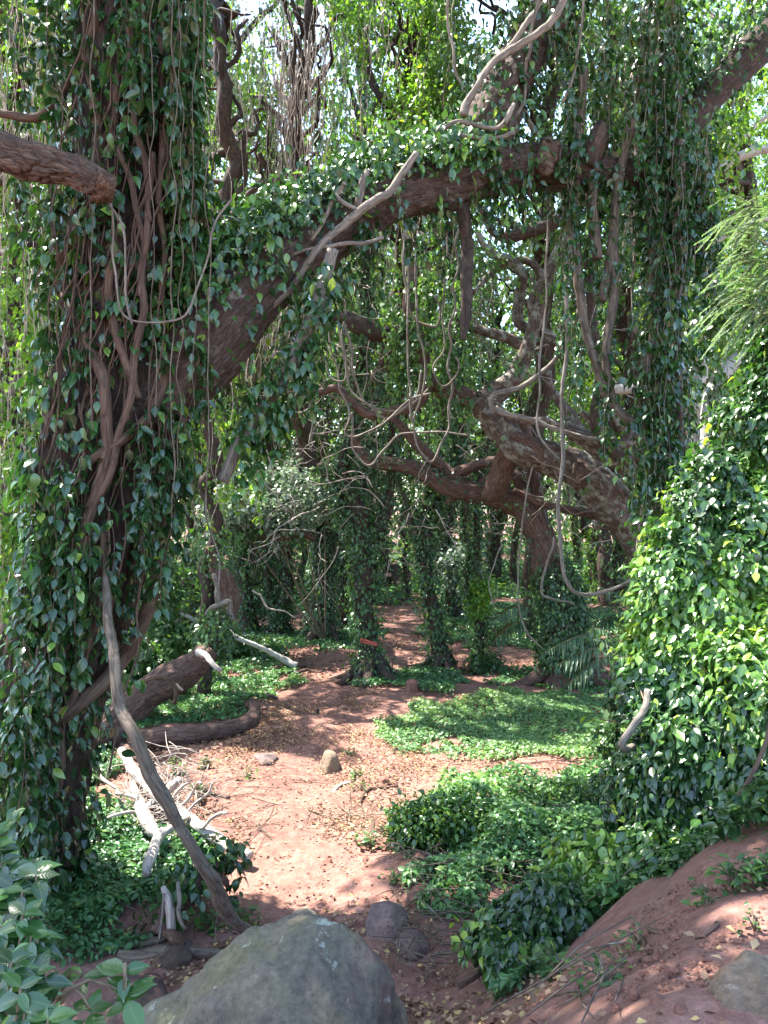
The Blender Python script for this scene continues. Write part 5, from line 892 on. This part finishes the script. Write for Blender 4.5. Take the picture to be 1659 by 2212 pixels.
# ================================================================ small plants
def plant(name, label, g, n, hgt, size, mat='leaf_mid', T=TN, spread=.12, cat='plant', tone=(.2, .9), group=None):
    r = thing(name, label, cat, g, group); L = Leaves(); tb = Tubes()
    for k in range(n):
        a = R.uniform(0, 6.28); e = g+A(math.cos(a)*spread*R.random(), math.sin(a)*spread*R.random(), hgt*R.uniform(.5, 1)); tb.add([g-A(0, 0, .02), (g+e)/2+A(0, 0, .02), e], [.004, .003, .002], seg=5, rough=0, step=.05)
        m = 6; an = R.uniform(0, 6.28, m)+np.arange(m)*2.4; L.add(e+A(0, 0, -.02)*np.arange(m)[:, None], np.stack([np.cos(an), np.sin(an), R.uniform(-.1, .35, m)], 1), UP+rv(m, .25), size, R.uniform(*tone, m))
    L.build('foliage', mat, r, T); tb.build('stem', 'stem', r); return r
for lab, px, py, n, h, s in (('small pale seedling sprouting by the flat rock slab', 532, 1682, 3, .12, .065), ('leafy seedling beside the white branch twigs', 432, 1735, 5, .22, .07), ('taller seedling in front of the long fallen log', 374, 1678, 5, .22, .075), ('low seedlings near the middle of the shaded path edge', 445, 1660, 5, .12, .07),
                            ('green sprig growing in the shaded path clearing', 750, 1628, 4, .08, .06), ('sprigs around the low brown stone', 765, 1680, 7, .08, .06), ('yellow-green sprig by the pale twig', 780, 1706, 4, .07, .055), ('light green seedling on top of the bare bank', 1585, 1925, 6, .16, .075),
                            ('low broad seedling at the upper corner of the bare bank', 1530, 1958, 4, .06, .06), ('small bright sprig beside the twisted twig', 1385, 2040, 3, .06, .05), ('dark seedling before the boulder under the sapling', 520, 2000, 6, .16, .08), ('seedling in the litter at the foot of the bank', 1310, 2130, 5, .10, .06),
                            ('yellowish sprout on the bare bank by the sunny patch', 1630, 2000, 2, .05, .04), ('leafy clump at the lower edge of the bank ivy', 1190, 2120, 8, .16, .075), ('ferny seedling on the rim of the bank', 1650, 1900, 5, .14, .085), ('sprig at the broken trunk foot', 460, 2010, 6, .12, .075), ('small sprig on the shaded path by the bright carpet', 870, 1630, 4, .1, .07), ('leafy sprig left of the stone upright', 800, 1830, 6, .12, .07), ('seedling between the purplish rocks and litter', 850, 1905, 5, .10, .065)):
    plant('seedling', lab, G(px, py), n*2, h, s*.66, cat='seedling')
def bush(name, label, g, blobs, n, size, mat, T=TM, per=16, tone=(0, 1), sig=.1, cat='shrub'):
    r = thing(name, label, cat, g); L = Leaves(); tb = Tubes()
    for c, rad in blobs:
        blob(L, c, rad, n, size, per=per, sig=sig, gate=False, tone=tone, shell=.8); tb.add([g, (g+c)/2+rv(1)[0]*.05, c], [.02, .014, .008], seg=6, step=.1)
    L.build('foliage', mat, r, T); tb.build('stem', 'stem', r); return r
g = G(935, 1830); bush('leafy_mound', 'rounded mound of bright ivy against the upright purple-grey stone', g, [(g+A(-.10, 0, .18), (.28, .24, .26)), (g+A(.15, .05, .22), (.28, .25, .26))], 190, .05, 'leaf_bush', TN, 12, (.2, .85), .06)
g = G(1200, 1760); bush('leafy_mound', 'low leafy mound in the sunny middle of the bank ivy', g, [(g+A(-.1, 0, .12), (.4, .3, .2)), (g+A(.3, .1, .15), (.3, .3, .2))], 130, .05, 'leaf_mid', TN, 12, (.2, .9), .07)
g = G(1330, 1640); bush('leafy_shrub', 'dark feathery shrub at the corner of the thicket and the bright carpet', g, [(g+A(0, 0, .25), (.3, .3, .28))], 90, .06, 'leaf_mid', TM, 14, (0, .5), .08)
g = G(1120, 1450); bush('leafy_shrub', 'small round bush before the thin crooked trunk', g, [(g+A(-.6, 0, .12), (.35, .3, .2))], 60, .08, 'leaf_mid', TM, 14, (0, .7), .08)
g = G(500, 1420); bush('leafy_shrub', 'trimmed-looking low bush beyond the fallen red trunk', g, [(g+A(0, 0, .2), (.5, .4, .25)), (g+A(.7, 0, .15), (.4, .4, .2))], 80, .08, 'leaf_mid', TM, 16, (0, .6), .1)
g = G(375, 1400); bush('leafy_shrub', 'tall shrub standing between the huge trunk and the snag', g, [(P(360, 1270, 13.5), (.45, .5, .7)), (P(350, 1370, 13.3), (.45, .5, .4)), (P(310, 1410, 12.6), (.5, .4, .4)), (P(290, 1430, 12), (.5, .4, .4))], 80, .095, 'leaf_mid', TM, 16, (0, .75), .14)
g = G(610, 1372); bush('grey_shrub', 'silvery grey leafed bush behind the bowed tree', A(P(702, 1300, 16.9)[0], 16.9, 0), [(P(560, 1080, 15.5), (1.1, .7, .4)), (P(640, 1055, 15.8), (1.0, .7, .5)), (P(500, 1105, 15.2), (.7, .5, .4)), (P(700, 1080, 16), (.7, .5, .5)), (P(600, 1130, 15.6), (.9, .6, .3)), (P(560, 1030, 16), (.7, .5, .3))], 60, .10, 'leaf_grey', TM, 12, (0, 1), .14)
g = G(975, 1330); bush('grey_shrub', 'small dusky grey shrub by the pair of dark stems', A(g[0]+.5, 20, 0), [(P(990, 1230, 20), (.5, .5, .7))], 90, .11, 'leaf_grey', TM, 16, (0, .3), .15)
g = G(1045, 1440); bush('ivy_tuft', 'bright yellow-green tuft of ivy on the thin crooked trunk', P(1040, 1290, 14.3), [(P(1042, 1275, 14.3), (.20, .2, .26)), (P(1036, 1310, 14.3), (.16, .16, .2))], 60, .06, 'leaf_light', TM, 12, (.6, 1.15), .06)  # raised tone puts the tuft's sunlight into its leaf colour
# ================================================================ palms
def palm(label, root, fronds, leaf=.32, cat='palm'):
    r = thing('palm', label, cat, root)
    for base, mid, tip, n in fronds:
        L = Leaves(); t = Tubes(); a, m, e = P(*base), P(*mid), P(*tip); q, rr = t.add([a, m, e], [.014, .009, .003], seg=6, rough=.03, step=.02)
        st = t.build('frond', 'stem', r); T, U, V_ = frames(q); ii = np.linspace(2, len(q)-1, n).astype(int); ln_ = leaf*np.sin(np.linspace(.35, math.pi-.25, n))**.6
        for sg_ in (-1, 1):
            sd = unit(np.cross(T[ii], UP))*sg_; L.add(q[ii], sd+T[ii]*.55+DOWN*.22+rv(n, .07), UP+sd*.2+rv(n, .1), ln_*1.1, R.random(n)*.8)
        L.build('leaflets', 'palm', st, TPALM)
palm('palm with arching fronds half hidden at the foot of the thicket', G(1370, 1500), [((1350, 1412, 11.0), (1270, 1372, 10.8), (1172, 1410, 10.6), 34), ((1350, 1415, 10.9), (1285, 1400, 10.6), (1192, 1442, 10.5), 30), ((1350, 1420, 10.8), (1290, 1425, 10.5), (1228, 1478, 10.4), 30), ((1355, 1408, 11.0), (1300, 1360, 10.9), (1255, 1372, 10.8), 26)], .26)
palm('dusky palm behind the ivied foot of the reddish tree', G(1160, 1420), [((1170, 1380, 14.4), (1130, 1310, 14.2), (1075, 1330, 14), 26), ((1170, 1380, 14.4), (1120, 1345, 14.2), (1065, 1385, 14), 26), ((1170, 1380, 14.4), (1150, 1290, 14.5), (1110, 1260, 14.6), 24), ((1175, 1380, 14.6), (1210, 1320, 15), (1270, 1300, 15), 24)], .42)
palm('palm with upswept fronds beyond the great loop liana', G(1380, 1400), [((1370, 1340, 15.5), (1345, 1290, 15.4), (1300, 1268, 15.3), 24), ((1370, 1340, 15.5), (1330, 1310, 15.3), (1280, 1312, 15.2), 24), ((1372, 1340, 15.5), (1365, 1280, 15.5), (1345, 1240, 15.5), 24), ((1370, 1345, 15.5), (1320, 1335, 15.3), (1270, 1350, 15.2), 24)], .42)
palm('young fan-like palm upright beside the sign tree', G(738, 1345), [((738, 1318, 20.5), (733, 1295, 20.5), (727, 1275, 20.4), 14), ((738, 1318, 20.5), (740, 1292, 20.5), (741, 1268, 20.5), 14), ((739, 1318, 20.5), (748, 1298, 20.5), (757, 1284, 20.4), 14), ((737, 1318, 20.5), (726, 1300, 20.5), (717, 1290, 20.4), 14)], .22)
# ================================================================ bird on the path
g = G(687, 1545); t = Tubes(); bd = thing('bird', 'small dark bird standing upright on the shaded red path', 'bird', g)
t.add([g+A(.004, .05, .008), g+A(.003, .03, .026), g+A(0, .008, .046), g+A(0, -.006, .064), g+A(0, -.008, .078), g+A(-.002, -.012, .087), g+A(-.003, -.024, .086), g+A(-.003, -.034, .084)], [.004, .011, .022, .021, .013, .014, .007, .002], seg=14, rough=.02, step=.005); t.build('body', 'feather_black', bd)
for s in (-1, 1):
    t = Tubes(); t.add([g+A(s*.008, .004, .032), g+A(s*.009, .006, .014), g+A(s*.009, 0, .002), g+A(s*.010, -.014, .002)], [.0035, .002, .002, .0012], seg=6, rough=0, step=.006); t.build('leg', 'bird_leg', bd)
# ================================================================ forest behind: trees with their own crowns
GAPS = [(825, 140, 62), (1040, 15, 60), (1098, 245, 60), (1150, 20, 30), (1560, 165, 55), (1640, 120, 40), (1245, 30, 24), (1190, 425, 34), (960, 600, 22), (800, 640, 16), (1260, 270, 30), (1075, 420, 26), (1640, 390, 24), (470, 260, 16), (1420, 150, 18)]
def in_gap(px, py, f=1.0): return any((px-a)**2+(py-b)**2 < (r*f)**2 for a, b, r in GAPS)
BT = [  # label, trunk (px, py, r_px, d), leaf material, tone
 ('light-green leafy tree hung with vines behind the arch, nearest the huge trunk', [(440, 1420, 14, 12.2), (452, 1150, 13, 12.2), (462, 900, 14, 12), (485, 600, 18, 12), (500, 380, 17, 12), (480, 150, 14, 12), (450, -100, 10, 12)], 'leaf_light', (.1, 1)),
 ('light-green vine-hung tree whose dark stem shows above the middle of the arch', [(706, 1360, 16, 18.6), (690, 1100, 15, 17.5), (640, 800, 20, 15.5), (625, 560, 18, 15), (640, 300, 15, 14.5), (665, 60, 12, 14), (680, -150, 9, 14)], 'leaf_light', (0, .95)),
 ('vine-hung tree with a crooked bare bough under the blue sky gap', [(742, 1345, 20, 20), (748, 1200, 18, 19.6), (775, 1000, 17, 19), (820, 800, 17, 18), (880, 520, 18, 17), (895, 300, 15, 16), (930, 60, 12, 16), (940, -150, 9, 16)], 'leaf_light', (0, .8)),
 ('green tree filling the gap between the rising limb and the ivy column', [(1160, 1380, 24, 17.5), (1150, 1000, 22, 17), (1180, 700, 20, 16.5), (1170, 420, 17, 16), (1200, 150, 14, 15.5), (1230, -120, 10, 15)], 'leaf_mid', (.2, 1)),
 ('dark leafy tree standing behind the hanging ivy column', [(1390, 1370, 28, 18), (1380, 1000, 24, 17.5), (1360, 700, 20, 17), (1345, 420, 18, 16.5), (1330, 100, 14, 16)], 'leaf_mid', (.1, 1)),
 ('bright green tree beyond the slim grey branches, highest at the edge', [(1700, 1400, 28, 16), (1660, 1000, 24, 15.5), (1640, 650, 20, 15), (1610, 400, 16, 14.5), (1600, 150, 12, 14)], 'leaf_light', (.1, .9)),
 ('bright shaggy tree behind the rotten limb, seen past the huge trunk', [(0, 1420, 24, 12), (20, 1100, 21, 12), (35, 700, 19, 12), (25, 300, 16, 12), (45, -50, 12, 12)], 'leaf_light', (0, .9)),
]
FB = []
for lab, trk, lm, tn in BT:
    b = P(trk[0][0], trk[0][1], trk[0][3]); b[2] = float(height(b[0], b[1])); r = thing('vine_hung_tree', lab, 'tree', b)
    t = Tubes(); pts, rad = pth(trk); pts[0, 2] = b[2]-.2; p, q = t.add(pts, rad, seg=14, rough=.12, flute=.06, wob=.08, step=.12); t.build('trunk', 'bark_dark', r)
    FB.append(dict(r=r, trk=trk, L=Leaves(), S=Tubes(), B=Tubes(), W=Tubes(), m=lm, tone=tn, p=p, q=q)); ivy(FB[-1]['L'], p, q*1.15, 2000, .065, thick=.05, tone=(0, .5))
def owner(px, d):
    best = min(range(len(FB)), key=lambda i: abs(FB[i]['trk'][3][0]-px)+abs(FB[i]['trk'][3][3]-d)*18); return FB[best]
nb = 0
for px in np.arange(-60, 1720, 62):
    for py in np.arange(-110, 680, 62):
        for lay in range(5 if py < 330 and px < 1000 else 2):
            if px < 400 and lay != 1: continue
            x, y = px+R.normal(0, 26), py+R.normal(0, 26); d = R.uniform(11, 14) if lay == 0 else R.uniform(14, 19.5) if lay == 1 else R.uniform(12, 16)
            if in_gap(x, y, 1.15 if lay == 0 else 1.3): continue
            if lay == 0 and 1000 < x < 1230 and R.random() < .55: continue
            if lay == 0 and y > 480 and R.random() < .5: continue
            if x > 1500 and y < 560 and R.random() < .35: continue
            o = owner(x, d); c = P(x, y, d); r_ = R.uniform(.28, .5)*d/13
            blob(o['L'], c, (r_, r_, r_*.8), int(R.integers(5, 9)), .082, per=22, sig=.17, tone=o['tone'], droop=.6); nb += 1
            k = np.argmin(np.linalg.norm(o['p']-(c-A(0, 0, 1)), axis=1))
            if R.random() < .30: s = o['p'][k]; o['B'].add([s, (s+c)/2+A(R.normal(0, .25), R.normal(0, .2), .25+R.normal(0, .2)), c], [.05, .035, .015], seg=7, rough=.1, wob=.05, step=.12)
            if R.random() < .8:
                for _ in range(R.integers(1, 4)):
                    s = c+rv(1)[0]*.25; strand(o['L'], o['S'], s, min(R.uniform(.5, 2.2), s[2]-2.7), .085, gap=.055, sway=.05, tone=o['tone'], stem=.005)
for x0, x1, y0, y1, n, d0, d1 in ((-90, 190, -120, 300, 120, 8.5, 12), (-80, 170, -60, 1300, 230, 8.2, 11.8), (400, 560, 620, 1050, 34, 10.5, 14), (480, 720, 560, 760, 40, 12, 17)):
    for _ in range(n):
        c = P(R.uniform(x0, x1), R.uniform(y0, y1), R.uniform(d0, d1)); o = owner((x0+x1)/2, d0+1)
        if c[2] < 3.3 and d0 > 10: continue
        if R.random() < .6: blob(o['L'], c, .3, 4, .095, per=16, sig=.15, tone=o['tone'], droop=.6)
        strand(o['L'], o['S'], c, min(R.uniform(.5, 1.8), max(.2, c[2]-(2.6 if d0 > 10 else .4))), .095, gap=.06, tone=o['tone'], stem=.004)
# a few explicit boughs
for i, l in ((2, [(895, 300, 12, 15), (862, 250, 10, 14.5), (830, 215, 10, 14), (805, 180, 9, 14), (795, 140, 7, 14), (790, 60, 5, 14)]), (0, [(500, 470, 11, 11.8), (545, 420, 10, 11.6), (590, 400, 9, 11.5), (620, 385, 6, 11.4)]), (1, [(625, 560, 10, 14.6), (600, 480, 9, 14), (580, 380, 8, 13.6), (560, 330, 6, 13.4)]), (3, [(1185, 560, 11, 16), (1120, 500, 10, 15.5), (1060, 470, 8, 15), (1020, 430, 6, 15)])):
    q, rr = pth(l); FB[i]['B'].add(q, rr, seg=9, rough=.1, wob=.03, step=.1)
for _ in range(260):       # leafless twiggy branchlets among the leaves
    px, py = R.uniform(560, 1330), R.uniform(560, 1180); d = R.uniform(11.5, 17); o = owner(px, d); a = P(px, py, d); dv = unit(A(R.normal(0, 1), R.normal(0, .6), R.normal(-.2, .6))); l_ = R.uniform(.4, 1.1)
    pp = [a, a+dv*l_*.5+rv(1)[0]*.07, a+dv*l_+A(0, 0, -.1)+rv(1)[0]*.1]; o['W'].add(pp, [.010, .007, .003], seg=5, rough=0, wob=.02, step=.07)
    for _k in range(R.integers(1, 4)):
        s = pp[0]+(pp[2]-pp[0])*R.uniform(.2, .9); e = unit(dv+rv(1)[0]*.8); o['W'].add([s, s+e*l_*.25+rv(1)[0]*.03, s+e*l_*.45], [.005, .004, .002], seg=4, rough=0, step=.08)
for o in FB:
    if o['W'].n: props(o['W'].build('bare_twig', 'twig', o['r']), kind='stuff')
    # dead hanging roots, reddish-grey
    o['L'].gate(); o['L'].build('foliage', o['m'], o['r'], TF); o['S'].build('hanging_vine', 'twig', o['r'])
    if o['B'].n: o['B'].build('bough', 'bark_dark', o['r'])
# tangles of bare aerial roots
for lab, x0, x1, y0, y1, d, n in (('mat of bare reddish aerial roots hanging behind the lower arch', 490, 570, 690, 860, 12.5, 60), ('grey-brown root strands hanging from the arch over the snag', 560, 640, 560, 780, 12, 46), ('pinkish root curtain hanging behind the long red limb', 980, 1050, 960, 1100, 16, 46),
                                  ('fine root strands hanging in the leaves above the arch', 600, 700, 60, 430, 12.5, 60), ('pale root strands hung inside the ivy column', 1360, 1400, 130, 560, 8.0, 40), ('tangled pinkish roots beside the pale forked trunk', 1580, 1650, 860, 1010, 10.5, 46)):
    tb = Tubes()
    for _ in range(n):
        c = P(R.uniform(x0, x1), y0+(y1-y0)*R.random()**1.6*.8, d+R.normal(0, .15)); l_ = (y1-y0)/FPX*d*R.uniform(.25, .7); kk = 7
        pp = np.stack([c[0]+np.cumsum(R.normal(0, .03, kk)), c[1]+np.cumsum(R.normal(0, .03, kk)), c[2]-np.linspace(0, l_, kk)], 1); tb.add(pp, np.linspace(.009, .004, kk), seg=5, rough=0, step=.08)
    props(tb.build('root_tangle', 'vine_tan' if 'red' in lab or 'pink' in lab else 'twig', None, P((x0+x1)/2, y0, d)), lab, 'roots')
# ================================================================ forest trees that repeat, deeper in
def proto(kind):
    hgt = (13.5, 12, 15, 11)[kind]; r = thing('forest_tree', 'x', 'tree', (0, 0, 0)); t = Tubes(); lean = R.uniform(-.8, .8)
    tp = [A(0, 0, -.5), A(.05, 0, 1), A(lean*.4, .1, 3), A(lean, 0, 5.5), A(lean*.6, .2, 8.5), A(lean*.8, 0, hgt-2)]; p, q = t.add(tp, [.32, .22, .19, .17, .12, .05], seg=14, rough=.12, flute=.08, wob=.1, step=.2); t.build('trunk', 'bark_dark', r)
    L = Leaves(); tb = Tubes(); ivy(L, p, q*1.2, 2600, .10, thick=.06, tone=(0, .6)); bl = Tubes()
    for k in range(17):
        a = k*2.4+R.uniform(-.4, .4); z = 4.3+(hgt-5.4)*((k+.5)/17)**.9; rr = R.uniform(1.2, 3.4)*(1.1-.35*k/17); c = A(math.cos(a)*rr+lean*.7, math.sin(a)*rr, z)
        i = np.argmin(np.abs(p[:, 2]-(z-1.3))); s = p[i]; bl.add([s, (s+c)/2+A(0, 0, .3)+rv(1)[0]*.2, c], [.11, .07, .03], seg=7, rough=.1, wob=.05, step=.2)
        blob(L, c, (1.2, 1.2, .9), 14, .15, per=16, sig=.28, tone=(0, 1), gate=False, droop=.5)
        for _ in range(5):
            s = c+rv(1)[0]*A(.9, .9, .2); strand(L, tb, s, min(R.uniform(.8, 3.2), max(.3, s[2]-2.8)), .13, gap=.09, sway=.08, stem=.008, tone=(0, .9))
    for _ in range(16):
        s = A(R.normal(0, 1.6), R.normal(0, 1.6), R.uniform(4.2, 6.5)); strand(L, tb, s, R.uniform(1.2, 3.0), .12, gap=.4, sway=.12, stem=.010)
    L.build('foliage', ('leaf_mid', 'leaf_light', 'leaf_mid', 'leaf_light')[kind], r, TF); tb.build('hanging_vine', 'twig', r); bl.build('bough', 'bark_dark', r); return r
protos = [proto(k) for k in range(4)]
def clone(o):
    r = o.copy(); C.objects.link(r)
    for ch in o.children: c = ch.copy(); C.objects.link(c); c.parent = r
    return r
spots = [(-8.2, 17, 0, 'shady vine-draped tree standing well beyond the huge trunk'), (-7.6, 24, 1, 'green draped tree far back between the huge trunk and the snag'), (-4.6, 28.5, 2, 'draped tree rising behind the slim forked ivy-clad trunk'), (-2.6, 33, 3, 'draped tree closing the view behind the thickest ivy-clad trunk'),
         (4.4, 31, 0, 'dark draped tree just beyond the thin crooked trunk'), (6.8, 25, 1, 'green draped tree behind the reddish sprawling tree'), (7.2, 21, 2, 'draped tree beyond the lichen-grey trunk'), (8.9, 23.5, 3, 'green draped tree behind the pale forked trunk'),
         (-13, 24, 2, None), (-9, 29, 3, None), (-5, 31, 0, None), (-.8, 40, 1, None), (2.2, 37, 2, None), (6, 31, 3, None), (10, 28, 0, None), (14, 25, 1, None), (-17, 33, 1, None), (-11.5, 38, 2, None), (-6, 40, 3, None), (4.5, 42, 0, None), (9.5, 38, 1, None), (15, 34, 2, None), (20, 30, 3, None), (0, 45, 0, None)]
tall = [(60, 25, 0), (330, 27, 1), (600, 26, 3), (1340, 25, 2), (960, 31, 1), (770, 34, 3), (1560, 30, 0), (450, 23, 2), (190, 22, 3), (798, 25, 0)]
for px, d, k in tall: spots.append(((px-CX)/FPX*d, d, k, None))
used = set()
for x, y, k, lab in spots:
    r = protos[k] if k not in used else clone(protos[k]); used.add(k); s = R.uniform(.88, 1.12)
    r.location = (x, y, float(height(x, y))); r.rotation_euler = (0, 0, R.uniform(0, 6.28)); r.scale = (s, s, s*R.uniform(.95, 1.08)) if (x, y) not in [((a-CX)/FPX*d, d) for a, d, k_ in tall] else (1.05, 1.05, 1.8)
    r['label'] = lab or 'vine-draped tree deep in the far forest'; r['group'] = 'draped trees of the forest behind'
    if not lab: r['group'] = 'draped trees deep in the far forest'
# slender stems in the mid distance
for i, (px, d, w, tp) in enumerate(((880, 26, 6, 'straight'), (915, 31, 5, 'slight'), (1000, 30, 6, 'slight'), (1065, 33, 13, 'dark'), (650, 27, 7, 's'), (450, 25, 8, 's'), (760, 30, 6, 's'), (1110, 28, 7, 's'), (1310, 24, 14, 's'), (1290, 27, 10, 's'), (560, 30, 7, 's'), (730, 24, 5, 's'), (1380, 27, 9, 's'), (410, 29, 9, 's'), (945, 36, 7, 's'), (820, 38, 7, 's'))):
    x = (px-CX)/FPX*d; b = A(x, d, float(height(x, d))); r = thing('slender_tree', 'slim dark ivy-clad stem in the deep shade of the forest', 'tree', b, 'slim stems in the forest shade'); t = Tubes(); w_ = w/FPX*d; ln_ = R.normal(0, .5, 4)
    p, q = t.add([b-A(0, 0, .2), b+A(ln_[0]*.2, 0, 1.5), b+A(ln_[0], ln_[1]*.5, 4), b+A(ln_[2], ln_[3], 8)], [w_*1.4, w_, w_*.9, w_*.4], seg=10, rough=.15, wob=.06, step=.2); t.build('trunk', 'bark_dark', r); L = Leaves(); ivy(L, p, q*1.3, 900, .10, thick=.06, tone=(0, .6)); L.build('ivy', 'leaf_mid', r, TF)
# far-off wood closing the view
L = Leaves(); n = 2300; x = R.uniform(-46, 46, n); d = R.uniform(44, 66, n); z = R.random(n)**1.15*17+.3
c = np.stack([x, d, z+height(x, d)], 1); per = 26; off = rv(n*per, .75); tn = np.repeat(R.random(n), per)*.6+R.uniform(0, .4, n*per)
L.add(np.repeat(c, per, 0)+off, unit(off)*.7+DOWN*.4+rv(n*per, .5), UP+rv(n*per, .5), .42, tn); props(L.build('forest', 'leaf_mid', None, TF, loc=(0, 52, 0)), 'distant leafy wood closing the view beyond the last trees', 'forest', kind='stuff')
